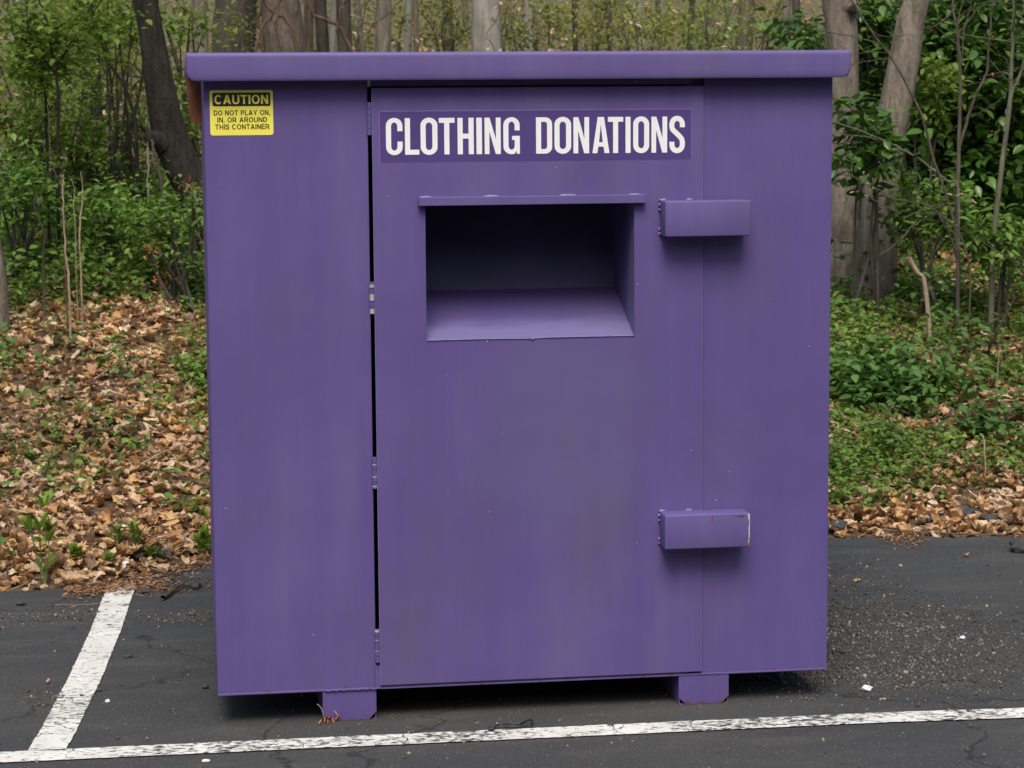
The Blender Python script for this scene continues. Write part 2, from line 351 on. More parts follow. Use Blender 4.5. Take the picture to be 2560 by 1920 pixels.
M['stem'] = plain('green_stem', (.14, .20, .06), .5, .2, 60)
M['tie'] = plain('black_nylon', (.018, .019, .025), .25, .1, 50)

# ------------------------------------------------------------------ terrain
EX = np.array([-12, -3, -.74, -.40, -.1, .01, .6, 1.6, 2.4, 3.2, 6, 15]); EY = np.array([1.6, 1.75, 1.85, 1.88, 2.15, 2.34, 2.36, 2.34, 2.30, 2.2, 2.1, 2.0])
def edge(x): return np.interp(x, EX, EY)
def bumpy(x, y, s):
    return (np.sin(x*s*1.3+y*s*.7+1.3)+np.sin(x*s*.6-y*s*1.7+.4)+np.sin(x*s*2.3+y*s*1.9+2.2)*.5)/2.5
def height(x, y):
    x = np.asarray(x, float); y = np.asarray(y, float); t = y-edge(x)
    right = np.clip((x-1.4)/1.2, 0, 1)
    h = np.interp(t, [-1, -.02, .15, .5, 1.5, 3, 5, 8, 12, 20, 35, 60, 90, 130], [-.02, -.02, .012, .07, .27, .57, .90, 1.22, 1.62, 2.15, 3.9, 8.5, 14, 20])
    h = h+right*np.interp(t, [0, .8, 2, 4, 8, 14], [0, .0, .05, .09, .05, 0])
    amp = np.clip(t, 0, 1)
    return h + amp*(.035*bumpy(x, y, 1.9)+.02*bumpy(x+3, y, 5.1)) + np.clip((t-8)/10, 0, 1)*.25*bumpy(x, y, .35)
xs = np.concatenate([np.arange(-90, -10, 5), np.arange(-10, 14, .16), np.arange(14, 100, 5)])
ys = np.concatenate([np.arange(-45, 1.2, 3), np.arange(1.3, 14, .14), 14*1.035**np.arange(0, 66)])
X, Y = np.meshgrid(xs, ys); V = np.stack([X, Y, height(X, Y)], -1).reshape(-1, 3)
nx, ny = len(xs), len(ys); i = np.arange(ny-1)[:, None]*nx; j = np.arange(nx-1)[None, :]
F = np.stack([i+j, i+j+1, i+nx+j+1, i+nx+j], -1).reshape(-1, 4)
tag(link('ground', np_mesh('ground', V, F), M['soil'], smooth=True), kind='structure')

# asphalt sheet with a ragged back edge
ex = np.arange(-14, 16, .035); ragged = edge(ex)+.03*bumpy(ex, ex*0, 9)+.018*RNG.standard_normal(len(ex))+.05
Vb = np.stack([ex, ragged, 0*ex], -1); Vf = np.stack([ex, 0*ex-40, 0*ex], -1); n = len(ex)
F = np.stack([np.arange(n-1)+n, np.arange(n-1)+n+1, np.arange(n-1)+1, np.arange(n-1)], -1)
tag(link('parking_lot', np_mesh('parking_lot', np.concatenate([Vb, Vf]), F), M['asphalt']), kind='structure')

def strip(name, cl, width, mat, label):
    """painted line along a centre line on the ground, with slightly wavering edges"""
    cl = np.array(cl, float); d = np.gradient(cl, axis=0); d /= np.linalg.norm(d, axis=1)[:, None]
    nn = np.stack([-d[:, 1], d[:, 0]], -1)
    w1 = width/2*(1+.018*RNG.standard_normal(len(cl))); w2 = width/2*(1+.018*RNG.standard_normal(len(cl)))
    a = cl+nn*w1[:, None]; b = cl-nn*w2[:, None]; z = np.full((len(cl), 1), .004)
    V = np.concatenate([np.hstack([a, z]), np.hstack([b, z])]); n = len(cl)
    F = np.stack([np.arange(n-1)+n, np.arange(n-1)+n+1, np.arange(n-1)+1, np.arange(n-1)], -1)
    o = link(name, np_mesh(name, V, F), mat); tag(o, kind='structure', label=label); return o
xx = np.arange(-3.2, 5, .02)
strip('painted_line', np.stack([xx, np.interp(xx, [-.6, .1, 1.04, 1.85, 2.25, 5], [-.218, -.222, -.231, -.237, -.258, -.36])], -1), .101, M['line_front'], 'long worn white painted line in front of the bin')
yy = np.arange(-.175, 1.93, .02)
o_ = strip('painted_line', np.stack([np.interp(yy, [-.17, 0, .6, 1.2, 1.6, 1.95], [-.462, -.443, -.392, -.352, -.333, -.314]), yy], -1), .101, M['line_side'], 'cracked white painted stall line left of the bin')

# ------------------------------------------------------------------ the donation bin
XL, XR, ZB, ZT, DEP = 0.0, 1.75, .090, 1.80, 1.15
bn = empty('donation_bin'); tag(bn, 'large purple steel clothing donation bin standing on the asphalt', 'donation bin')
P = M['paint']
b = MB()
b.box(XL, .4425, 0, .004, ZB, ZT, .0012, 1)                       # left front panel
b.box(1.3800, XR, 0, .004, ZB, ZT, .0008, 1); b.box(1.350, 1.3798, .020, .023, ZB, ZT); b.box(1.340, 1.3500, .0045, .020, ZB, ZT)                       # right front panel
b.box(.4425, 1.340, .0005, .0045, ZB-.001, .1105)                   # rail under the door
b.box(.4425, 1.340, .0005, .0045, 1.770, ZT-.002)                   # head above the door
b.box(XL+.0006, XL+.004, .004, DEP, ZB+.001, ZT-.001); b.box(XR-.004, XR-.0006, .004, DEP, ZB+.001, ZT-.001)
b.box(XL+.004, XR-.004, DEP-.004, DEP, ZB+.001, ZT-.001)
b.box(XL+.004, XR-.004, .0045, DEP-.004, ZB+.001, ZB+.005)
b.box(.438, .4555, -.003, .012, .0885, .156, .002, 1)               # welded filler under the hinge gap
b.box(XL, .46, -.0035, .0, .0865, .0925, .001, 1)                    # folded bottom lip, left
b.box(.46, XR, -.0030, .0, .0860, .0915, .001, 1)
b.build('shell', P, bn, auto=30)
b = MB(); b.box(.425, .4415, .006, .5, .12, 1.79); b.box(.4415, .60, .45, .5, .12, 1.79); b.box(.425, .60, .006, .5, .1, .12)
b.build('interior_shade', M['inside'], bn)  # black sheets behind the hinge gap, its shade given as colour
# weld beads along the bottom left lip and beside the filler
b = MB()
for x in np.arange(.30, .45, .0042): b.blob((x, -.004, .0885+.0012*math.sin(x*300)), .0032, 1, .2, seed=x*90)
for z in np.arange(.092, .156, .0042): b.blob((.4385, -.0028, z), .0026, 1, .25, seed=z*90)
b.build('weld_bead', P, bn, smooth=True)

# lid: folded sheet, rolled front edge, rounded lower corners
b = MB(); x0, x1 = -.0448, 1.788; zb, zt_, yf, r = 1.7862, 1.8615, -.052, .024
rows = []
for k in range(7):
    a = math.pi/2*k/6; rows.append((yf, zb+r-r*math.cos(a), r-r*math.sin(a)))
rows.append((yf, 1.848, 0))
for k in range(1, 6):
    a = math.pi/2*k/5; rows.append((yf+.011*(1-math.cos(a)), 1.8505+.011*math.sin(a), 0))
rows.append((DEP+.06, 1.861, 0)); rows.append((DEP+.06, 1.79, 0))
vr = []
for (y, z, inset) in rows:
    xa, xb = x0+inset, x1-inset
    back = .005 if y < .2 else 0
    vr.append([b.bm.verts.new(p) for p in ((xa, y+back, z), (xa+.004, y+.0008, z), (xa+.007, y, z), (xb-.009, y, z), (xb-.004, y+.0012, z), (xb, y+back, z))])
for a_, c_ in zip(vr, vr[1:]):
    for q in range(5): b.bm.faces.new((a_[q], a_[q+1], c_[q+1], c_[q]))
bmesh.ops.recalc_face_normals(b.bm, faces=b.bm.faces[:])
bmesh.ops.solidify(b.bm, geom=b.bm.faces[:], thickness=.0035)
b.box(x0+.0005, x0+.004, -.03, DEP+.055, 1.825, 1.8565); b.box(x1-.004, x1-.0005, -.03, DEP+.055, 1.825, 1.8565)
b.build('lid', M['lid'], bn, smooth=True, auto=35)

# door with its opening
DY = -.0075
b = MB(); X4 = [.4535, .5965, 1.182, 1.3775]; Z4 = [.0990, 1.0715, 1.446, 1.765]
gv = {}
for yk, y in enumerate((DY, -.0012)):
    for i_, x in enumerate(X4):
        for j_, z in enumerate(Z4): gv[yk, i_, j_] = b.bm.verts.new((x, y, z))
for yk in (0, 1):
    for i_ in range(3):
        for j_ in range(3):
            if (i_, j_) != (1, 1): b.bm.faces.new((gv[yk, i_, j_], gv[yk, i_+1, j_], gv[yk, i_+1, j_+1], gv[yk, i_, j_+1]))
def rim(seq):
    for (a1, a2) in zip(seq, seq[1:]+seq[:1]): b.bm.faces.new((gv[(0,)+a1], gv[(0,)+a2], gv[(1,)+a2], gv[(1,)+a1]))
rim([(0, 0), (1, 0), (2, 0), (3, 0), (3, 1), (3, 2), (3, 3), (2, 3), (1, 3), (0, 3), (0, 2), (0, 1)]); rim([(1, 1), (2, 1), (2, 2), (1, 2)])
door = b.build('door', P, bn)
MB().box(1.3770, 1.3779, DY-.0004, -.003, .101, 1.763).build('pale_edge', M['weld'], door)  # thin strips in a paler tone along the door's side edges
MB().box(.4533, .4545, DY-.0005, -.003, .101, 1.763).build('pale_edge', M['weld'], door)
ox0, ox1, oz0, oz1 = .5965, 1.182, 1.0715, 1.446
pr_ = [(-.001, oz0), (.289, 1.184), (.375, 1.4605), (-.001, 1.4605)]
b = MB(); n4 = len(pr_)
L_ = [b.bm.verts.new((ox0, y, z)) for y, z in pr_]; R2 = [b.bm.verts.new((ox1, y, z)) for y, z in pr_]
b.bm.faces.new(L_); b.bm.faces.new(R2[::-1])
for k in range(2): b.bm.faces.new((L_[k], L_[k+1], R2[k+1], R2[k]))
b.build('chute', M['chute'], door)
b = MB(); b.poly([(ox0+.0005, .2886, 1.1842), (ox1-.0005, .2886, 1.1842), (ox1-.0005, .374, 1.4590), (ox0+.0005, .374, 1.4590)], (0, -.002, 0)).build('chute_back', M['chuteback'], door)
MB().poly([(ox0, -.001, 1.4600), (ox1, -.001, 1.4600), (ox1, .375, 1.4600), (ox0, .375, 1.4600)], (0, 0, .004)).build('chute_top_shade', M['inside'], door)  # chute roof coloured near-black to stand for the unlit hollow above
b = MB()                                                             # dented bright lip of the opening
b.tube(smooth_path([(ox0, DY-.001, oz0-.0005), (.75, DY-.0012, oz0+.0002), (.885, DY-.0012, oz0-.0015), (.89, DY-.004, oz0-.003), (.90, DY-.0012, oz0-.0005), (1.0, DY-.0015, oz0+.0007), (ox1, DY-.001, oz0)], 40), .0014, 6)
b.build('opening_lip', M['weld'], door, smooth=True)
led = MB().box(.5770, 1.2105, -.030, DY-.0002, 1.4435, 1.4670, .0012, 1).build('drip_ledge', M['lid'], door)
for xa, xb in ((.577, .618), (.755, .803), (.967, 1.02), (1.163, 1.20)):
    MB().blob(((xa+xb)/2, -.015, 1.4672), (xb-xa)/2, 2, .12, (1, .3, .16), seed=xa*9).build('weld_bead', M['weld'], led, smooth=True)

def lock_cover(z0, z1, chips):
    o = MB().box(1.2547, 1.4975, -.0806, DY-.0002, z0, z1, .0035, 3).build('lock_cover', M['lid'], door, smooth=True, auto=50)
    for (x, z, rx, rz) in ((1.262, z1+.001, .012, .004), (1.338, z1+.001, .011, .004), (1.2525, z1-.012, .003, .007), (1.2525, z1-.026, .003, .004), (1.2525, z0+.018, .003, .006), (1.2525, z0+.006, .003, .005)):
        MB().blob((x, -.011, z), 1, 2, .2, (rx, .005, rz), seed=x*7+z).build('weld_bead', M['weld'], o, smooth=True)
    if chips:
        MB().poly([(1.3890, -.0812, z1-.006), (1.3915, -.0812, z1-.006), (1.3925, -.0812, z1-.014), (1.3912, -.0812, z1-.024), (1.3905, -.0812, z1-.033), (1.3895, -.0812, z1-.024), (1.3892, -.0812, z1-.014)], (0, .0008, 0)).build('rust_streak', M['rust'], o)
        MB().poly([(1.455+.004*a, -.0812, z1-.006-q) for a, q in ((0, 0), (2, .001), (4, -.001), (7, .001), (7, .004), (5, .006), (3, .003), (1, .004))], (0, .0008, 0)).build('rust_streak', M['rust'], o)
        pts = [(1.4975, z1-.003), (1.4965, z1-.020), (1.4975, z1-.03), (1.4955, z0+.05), (1.4965, z0+.03), (1.4945, z0+.012), (1.4975, z0+.006)]
        MB().poly([(x-.0005, -.0813, z) for x, z in pts]+[(1.4985, -.0813, z0+.006), (1.4985, -.0813, z1-.003)], (0, .004, 0)).build('chipped_edge', M['primer'], o)
        MB().poly([(1.4925, -.0814, z1-.002), (1.4978, -.0814, z1-.002), (1.4978, -.0814, z1-.022), (1.4950, -.0814, z1-.019), (1.4938, -.0814, z1-.01)], (0, .001, 0)).build('chipped_edge', M['primer'], o)
        MB().poly([(1.4935, -.0815, z0+.003), (1.4985, -.0815, z0+.003), (1.4983, -.0815, z0+.03), (1.4968, -.0815, z0+.025), (1.4955, -.0815, z0+.012)], (0, .001, 0)).build('rust_streak', M['rust'], o)
    return o
lock_cover(1.3510, 1.4493, False); lock_cover(.4718, .5695, True)

for hi, (z0, z1) in enumerate(((1.6374, 1.7274), (1.1471, 1.2366), (.6594, .7484), (.1644, .2598))):
    b = MB(); n3_ = 5
    for k in range(n3_):
        za, zc = z0+(z1-z0)*k/n3_+.0006, z0+(z1-z0)*(k+1)/n3_-.0006
        b.tube([(.4468, -.0055, za), (.4468, -.0055, zc)], .0066, 14)
    b.box(.4475, .4535, -.0035, -.0008, z0, z1)
    h_ = b.build('hinge', P, door, smooth=True, auto=40)
    if hi in (1, 2, 3):
        for k, (f0, f1) in enumerate({1: ((.02, .17), (.42, .62), (.82, .92)), 2: ((.06, .10), (.36, .40), (.75, .79)), 3: ((.92, .99), (.35, .37), (.66, .68))}[hi]):
            MB().tube([(.4466, -.0060, z0+(z1-z0)*f0), (.4466, -.0060, z0+(z1-z0)*f1)], .0067, 10).build('worn_spot', M['steel'], h_, smooth=True, auto=40)
MB().box(.443, .4515, -.006, .006, 1.768, 1.792, .002, 1).build('door_stop', M['steel'], bn)

# sign film and its letters
sx0, sx1, sz0, sz1 = .4745, 1.3435, 1.5632, 1.7012
MB().box(sx0-.0014, sx1+.0014, DY-.0003, DY+.001, sz0-.0014, sz1+.0014).build('sign_border', M['signedge'], door)
sign = MB().box(sx0, sx1, DY-.0009, DY+.001, sz0, sz1).build('sign_film', M['sign'], door)
S = .142
def arc(cx, cy, rx, ry, a0, a1, n=9):
    return [(cx+rx*math.cos(math.radians(a0+(a1-a0)*k/n)), cy+ry*math.sin(math.radians(a0+(a1-a0)*k/n))) for k in range(n+1)]
def rrect(x0, y0, x1, y1, r, ry=None):
    ry = ry or r
    return arc(x1-r, y1-ry, r, ry, 0, 90)+arc(x0+r, y1-ry, r, ry, 90, 180)+arc(x0+r, y0+ry, r, ry, 180, 270)+arc(x1-r, y0+ry, r, ry, 270, 360)
def glyph(ch, w):
    s, sh, ri = S, .125, .085
    if ch == 'O': return [rrect(0, -.01, w, 1.01, w/2, .215), rrect(s, sh, w-s, 1-sh, ri*.95, ri*1.3)]
    if ch == 'D': return [[(0, 0), (w-.19, 0)]+arc(w-.19, .19, .19, .19, 270, 360)+arc(w-.19, .81, .19, .19, 0, 90)+[(0, 1)],
                          [(s, sh), (w-s-.06, sh)]+arc(w-s-.06, sh+.08, .06, .08, 270, 360)+arc(w-s-.06, 1-sh-.08, .06, .08, 0, 90)+[(s, 1-sh)]]
    if ch == 'C':
        return [[(w, .645)]+arc(w/2, .795, w/2, .215, 0, 180)+arc(w/2, .205, w/2, .215, 180, 360)+[(w, .36), (w-s, .36)]
                + arc(w/2, .225, w/2-s, .11, 360, 180)+arc(w/2, .775, w/2-s, .11, 180, 0)+[(w-s, .645)]]
    if ch == 'G':
        return [[(w, .645)]+arc(w/2, .795, w/2, .215, 0, 180)+arc(w/2, .205, w/2, .215, 180, 292)+[(w-.095, .085), (w-.08, 0), (w, 0), (w, .495), (w*.53, .495), (w*.53, .385), (w-s, .385)]
                + arc(w/2, .225, w/2-s, .11, 360, 180)+arc(w/2, .775, w/2-s, .11, 180, 0)+[(w-s, .645)]]
    if ch == 'L': return [[(0, 0), (w, 0), (w, .135), (s, .135), (s, 1), (0, 1)]]
    if ch == 'T': m_ = w/2; return [[(m_-s/2, 0), (m_+s/2, 0), (m_+s/2, .865), (w, .865), (w, 1), (0, 1), (0, .865), (m_-s/2, .865)]]
    if ch == 'H': return [[(0, 0), (s, 0), (s, .43), (w-s, .43), (w-s, 0), (w, 0), (w, 1), (w-s, 1), (w-s, .565), (s, .565), (s, 1), (0, 1)]]
    if ch == 'I': return [[(0, 0), (w, 0), (w, 1), (0, 1)]]
    if ch == 'N': return [[(0, 0), (s*.93, 0), (s*.93, .63), (w-s*.98, 0), (w, 0), (w, 1), (w-s*.93, 1), (w-s*.93, .40), (s*.98, 1), (0, 1)]]
    if ch == 'A': m_ = w/2; return [[(0, 0), (s*.98, 0), (s*1.17, .18), (w-s*1.17, .18), (w-s*.98, 0), (w, 0), (m_+s*.62, 1), (m_-s*.62, 1)], [(s*1.33, .30), (w-s*1.33, .30), (m_, .80)]]
    if ch == 'S':
        h = S/2; cl = [(w-h, .70), (w-h, .80), (w-h-.03, .885), (w/2+.05, .94), (w/2-.05, .94), (h+.03, .885), (h, .80), (h, .71), (h+.025, .635), (w/2-.04, .555), (w/2+.06, .46), (w-h-.02, .375), (w-h, .295), (w-h, .20), (w-h-.03, .115), (w/2+.05, .06), (w/2-.05, .06), (h+.03, .115), (h, .20), (h, .30)]
        c = smooth_path([(a, q, 0) for a, q in cl], 90)[:, :2]; d = np.gradient(c, axis=0); d /= np.linalg.norm(d, axis=1)[:, None]
        nn = np.stack([-d[:, 1], d[:, 0]], -1)*h
        return [[tuple(p) for p in c+nn]+[tuple(p) for p in (c-nn)[::-1]]]
def curve_mesh(polys, name):
    cu = bpy.data.curves.new(name, 'CURVE'); cu.dimensions = '2D'; cu.fill_mode = 'BOTH'; cu.extrude = .0003
    for pl in polys:
        sp = cu.splines.new('POLY'); sp.points.add(len(pl)-1); sp.use_cyclic_u = True
        for p, q in zip(sp.points, pl): p.co = (q[0], q[1], 0, 1)
    o = bpy.data.objects.new(name, cu); COL.objects.link(o)
    dg = bpy.context.evaluated_depsgraph_get(); dg.update()
    me = bpy.data.meshes.new_from_object(o.evaluated_get(dg)); bpy.data.objects.remove(o); bpy.data.curves.remove(cu)
    return me
LET = [('C', 142, 232), ('L', 245, 322), ('O', 330, 422), ('T', 430, 516), ('H', 532, 620), ('I', 635, 665), ('N', 680, 768), ('G', 783, 873),
       ('D', 963, 1052), ('O', 1065, 1157), ('N', 1170, 1257), ('A', 1275, 1370), ('T', 1362, 1447), ('I', 1460, 1488), ('O', 1503, 1592), ('N', 1605, 1693), ('S', 1706, 1792)]
ux = (sx1-sx0)/(1829-109); LH = .0995
for ch, a, b_ in LET:
    me = curve_mesh(glyph(ch, (b_-a)*ux/LH), 'letter')
    xo = sx0+(a-109)*ux; zo = 1.5835-.002*(a-142)/1650
    for v in me.vertices: v.co = Vector((xo+v.co.x*LH, DY-.0012+v.co.z, zo+v.co.y*LH))
    link('letter', me, M['letter'], door)

# caution sticker
def bold(ch, w, s):
    """heavy grotesque capitals, unit height; polygons with holes"""
    h = s*.92; m_ = w/2
    if ch == 'O': return [arc(m_, .5, m_, .52, 0, 360, 28)[:-1], arc(m_, .5, m_-s, .52-h, 0, 360, 28)[:-1]]
    if ch == 'C': return [arc(m_, .5, m_, .52, 38, 322, 26)+arc(m_, .5, m_-s, .52-h, 318, 42, 26)]
    if ch == 'U': return [[(0, 1), (0, .33)]+arc(m_, .33, m_, .35, 180, 360, 14)+[(w, 1), (w-s, 1), (w-s, .33)]+arc(m_, .33, m_-s, .35-h, 360, 180, 14)+[(s, 1)]]
    if ch == 'D': return [[(0, 0), (w*.45, 0)]+arc(w*.45, .5, w*.55, .5, 270, 450, 16)+[(0, 1)], [(s, h), (w*.43, h)]+arc(w*.43, .5, w*.57-s, .5-h, 270, 450, 16)+[(s, 1-h)]]
    if ch == 'P': return [[(0, 0), (s, 0), (s, .37), (w*.55, .37)]+arc(w*.55, .685, w*.45, .315, 270, 450, 12)+[(0, 1)], [(s, .37+h), (w*.53, .37+h)]+arc(w*.53, .685, w*.45-s+.02, .315-h, 270, 450, 10)+[(s, 1-h)]]
    if ch == 'R': return [[(0, 0), (s, 0), (s, .38), (w*.5, .38), (w-s*1.15, 0), (w+.02, 0), (w*.76, .42)]+arc(w*.57, .69, w*.41, .31, 305, 450, 12)+[(0, 1)], [(s, .38+h), (w*.53, .38+h)]+arc(w*.53, .69, w*.43-s+.02, .31-h, 270, 450, 10)+[(s, 1-h)]]
    if ch == 'L': return [[(0, 0), (w, 0), (w, h), (s, h), (s, 1), (0, 1)]]
    if ch == 'E': return [[(0, 0), (w, 0), (w, h), (s, h), (s, .5-h/2), (w*.93, .5-h/2), (w*.93, .5+h/2), (s, .5+h/2), (s, 1-h), (w, 1-h), (w, 1), (0, 1)]]
    if ch == 'T': return [[(m_-s/2, 0), (m_+s/2, 0), (m_+s/2, 1-h), (w, 1-h), (w, 1), (0, 1), (0, 1-h), (m_-s/2, 1-h)]]
    if ch == 'H': return [[(0, 0), (s, 0), (s, .5-h/2), (w-s, .5-h/2), (w-s, 0), (w, 0), (w, 1), (w-s, 1), (w-s, .5+h/2), (s, .5+h/2), (s, 1), (0, 1)]]
    if ch == 'I': return [[(0, 0), (s, 0), (s, 1), (0, 1)]]
    if ch == 'N': return [[(0, 0), (s*.95, 0), (s*.95, .66), (w-s*1.05, 0), (w, 0), (w, 1), (w-s*.95, 1), (w-s*.95, .34), (s*1.05, 1), (0, 1)]]
    if ch == 'A': return [[(0, 0), (s*1.05, 0), (s*1.05+.07, .21), (w-s*1.05-.07, .21), (w-s*1.05, 0), (w, 0), (m_+s*.6, 1), (m_-s*.6, 1)], [(s*1.05+.12, .37), (w-s*1.05-.12, .37), (m_, .80)]]
    if ch == 'Y': return [[(m_-s/2, 0), (m_+s/2, 0), (m_+s/2, .40), (w, 1), (w-s*1.1, 1), (m_, .56), (s*1.1, 1), (0, 1), (m_-s/2, .40)]]
    if ch == ',': return [[(0, 0), (.05, 0), (0, -.16), (.07, -.16), (.16, 0), (.16, .16), (0, .16)]]
    if ch == 'S':
        k = s/2; cl = [(w-k, .70), (w-k-.03, .83), (m_+.08, .95-k*.3), (m_-.1, .95-k*.3), (k+.03, .84), (k, .73), (k+.06, .62), (m_, .53), (w-k-.06, .43), (w-k, .29), (w-k-.04, .15), (m_+.08, .06), (m_-.1, .06), (k+.03, .15), (k, .30)]
        c = smooth_path([(a, q, 0) for a, q in cl], 70)[:, :2]; d = np.gradient(c, axis=0); d /= np.linalg.norm(d, axis=1)[:, None]; nn = np.stack([-d[:, 1], d[:, 0]], -1)*k
        return [[tuple(p) for p in c+nn]+[tuple(p) for p in (c-nn)[::-1]]]
def bold_text(txt, x0, x1, z0, z1, y, s=.18):
    W_ = {'I': s, ',': .16, ' ': .30, 'L': .60, 'E': .64, 'T': .68, 'S': .68, 'Y': .74, 'P': .66, 'A': .78, 'O': .82, 'C': .76}
    xc, items = 0.0, []
    for ch in txt:
        wd = W_.get(ch, .72)
        if ch != ' ': items.append((ch, xc, wd))
        xc += wd+.12
    tot = items[-1][1]+items[-1][2]; bm_ = bmesh.new()
    for ch, xo, wd in items:
        me = curve_mesh(bold(ch, wd, s), 't')
        for v in me.vertices: v.co = Vector((x0+(xo+v.co.x)/tot*(x1-x0), y+v.co.z*.5, z0+v.co.y*(z1-z0)))
        bm_.from_mesh(me); bpy.data.meshes.remove(me)
    me = bpy.data.meshes.new('lettering'); bm_.to_mesh(me); bm_.free(); return me
kx0, kx1, kz0, kz1 = .0162, .1862, 1.6405, 1.7617
KU = lambda u: kx0+u*(kx1-kx0)
KV = lambda v: kz1-v*(kz1-kz0)
stk = MB().poly([(x, -.0008, z) for x, z in rrect(kx0, kz0, kx1, kz1, .007)], (0, .0007, 0)).build('caution_sticker', M['yellow'], bn)
MB().poly([(x, -.0012, z) for x, z in rrect(KU(.045), KV(.354), KU(.96), KV(.054), .005)], (0, .0003, 0)).build('black_header', M['black'], stk)
link('lettering', bold_text('CAUTION', KU(.075), KU(.925), KV(.305), KV(.105), -.0015, .19), M['yellow'], stk)
for t, u0, u1, v in (('DO NOT PLAY ON,', .06, .95, .50), ('IN, OR AROUND', .115, .90, .655), ('THIS CONTAINER', .078, .935, .81)):
    link('lettering', bold_text(t, KU(u0), KU(u1), KV(v+.056), KV(v-.056), -.0012, .17), M['black'], stk)

# skids the bin stands on
def skid(x0, x1):
    b = MB(); z1 = .0855; t = .0035; c_ = .022; y = .003
    b.box(x0, x0+t, y, DEP-.02, .0, z1); b.box(x1-t, x1, y, DEP-.02, .0, z1); b.box(x0+t, x1-t, y, DEP-.02, .0, .003)
    b.poly([(x0, -.001, z1), (x1, -.001, z1), (x1, -.001, c_), (x1-c_, -.001, .001), (x0+c_, -.001, .001), (x0, -.001, c_)], (0, .004, 0))
    o = b.build('skid_leg', P, bn)
    e = MB()
    for q in np.linspace(0, 1, 14): e.blob((x1-c_*(1-q)-.0005, -.0012, .0015+c_*q), .0015, 1, .3, seed=q)
    e.build('rusty_edge', M['rust'], o, smooth=True)
skid(.2918, .4420); skid(1.3127, 1.4590)
# rusty lifting lug on the left side
b = MB(); b.poly([(-.047, .80, 1.81), (.0, .80, 1.81), (.0, .80, 1.664), (-.030, .80, 1.668), (-.036, .80, 1.70)], (0, .06, 0))
b.build('side_lug', M['rust'], bn)

# ------------------------------------------------------------------ leaves as arrays
def leaf_template(kind):
    """returns V (n,3) in a unit leaf lying in xy (length along y), F quads/tris as tri array"""
    if kind == 'oval':
        t = np.array([0, .25, .55, .82, 1.0]); wd = np.array([0, .24, .28, .15, 0])
    elif kind == 'long':
        t = np.array([0, .25, .55, .82, 1.0]); wd = np.array([0, .11, .13, .08, 0])
    elif kind == 'small':
        t = np.array([0, .45, 1.0]); wd = np.array([0, .33, 0])
    if kind in ('oval', 'long', 'small'):
        mid = [(0, a, -.10*math.sin(a*3.1)*0) for a in t]; V = [(0, a, -.12*a*a) for a in t]; k = len(t)
        for a, b in zip(t[1:-1], wd[1:-1]): V.append((-b, a, .10*b/.28+(-.12*a*a)))
        for a, b in zip(t[1:-1], wd[1:-1]): V.append((b, a, .10*b/.28+(-.12*a*a)))
        F = []; m_ = k-2
        for side, o in ((0, k), (1, k+m_)):
            ids = [0]+[o+q for q in range(m_)]+[k-1]
            for q in range(k-1):
                a, b, c, d = q, q+1, ids[q+1], ids[q]
                tri = [(a, b, c)] if d == a else ([(a, b, d)] if c == b else [(a, b, c), (a, c, d)])
                F += [tuple(reversed(f)) if side else f for f in tri]
        return np.array(V, float), np.array(F)
    # lobed dead leaves: fan from the midrib
    rnd = np.random.default_rng({'oak': 1, 'oak2': 2, 'maple': 3, 'plain': 4, 'curl': 5}[kind])
    if kind in ('oak', 'oak2'): n = 18; a = np.linspace(0, 2*np.pi, n, endpoint=False); rr = np.where(np.arange(n) % 2 == 0, 1.0, .60)*rnd.uniform(.85, 1.15, n); ex = .55
    elif kind == 'maple': n = 14; a = np.linspace(0, 2*np.pi, n, endpoint=False); rr = np.where(np.arange(n) % 2 == 0, 1.0, .74)*rnd.uniform(.85, 1.12, n); ex = .85
    else: n = 10; a = np.linspace(0, 2*np.pi, n, endpoint=False); rr = rnd.uniform(.85, 1.1, n); ex = .5 if kind == 'plain' else .38
    V = np.stack([.5*rr*np.sin(a)*ex*1.2, .5*rr*np.cos(a), 0*a], -1)
    inner = V*.5; V = np.concatenate([[(0, 0, 0)], inner, V])
    F = []
    for q in range(n):
        q2 = (q+1) % n; F += [(0, 1+q, 1+q2), (1+q, 1+n+q, 1+n+q2), (1+q, 1+n+q2, 1+q2)]
    cx, cy = {'oak': (1.3, .4), 'oak2': (-1.0, .8), 'maple': (1.0, .9), 'plain': (1.8, .6), 'curl': (3.4, .7)}[kind]
    V[:, 2] = cx*V[:, 0]**2*1.3+cy*(V[:, 1]**2)*.8+.07*np.sin(V[:, 0]*14+V[:, 1]*9)+rnd.normal(0, .022, len(V))
    return V, np.array(F)
def rot_mats(yaw, pitch, roll):
    cy, sy, cp, sp, cr, sr = np.cos(yaw), np.sin(yaw), np.cos(pitch), np.sin(pitch), np.cos(roll), np.sin(roll)
    Z = np.zeros_like(cy); O = np.ones_like(cy)
    Rz = np.stack([cy, -sy, Z, sy, cy, Z, Z, Z, O], -1).reshape(-1, 3, 3)
    Rx = np.stack([O, Z, Z, Z, cp, -sp, Z, sp, cp], -1).reshape(-1, 3, 3)
    Ry = np.stack([cr, Z, sr, Z, O, Z, -sr, Z, cr], -1).reshape(-1, 3, 3)
    return Rz @ Rx @ Ry
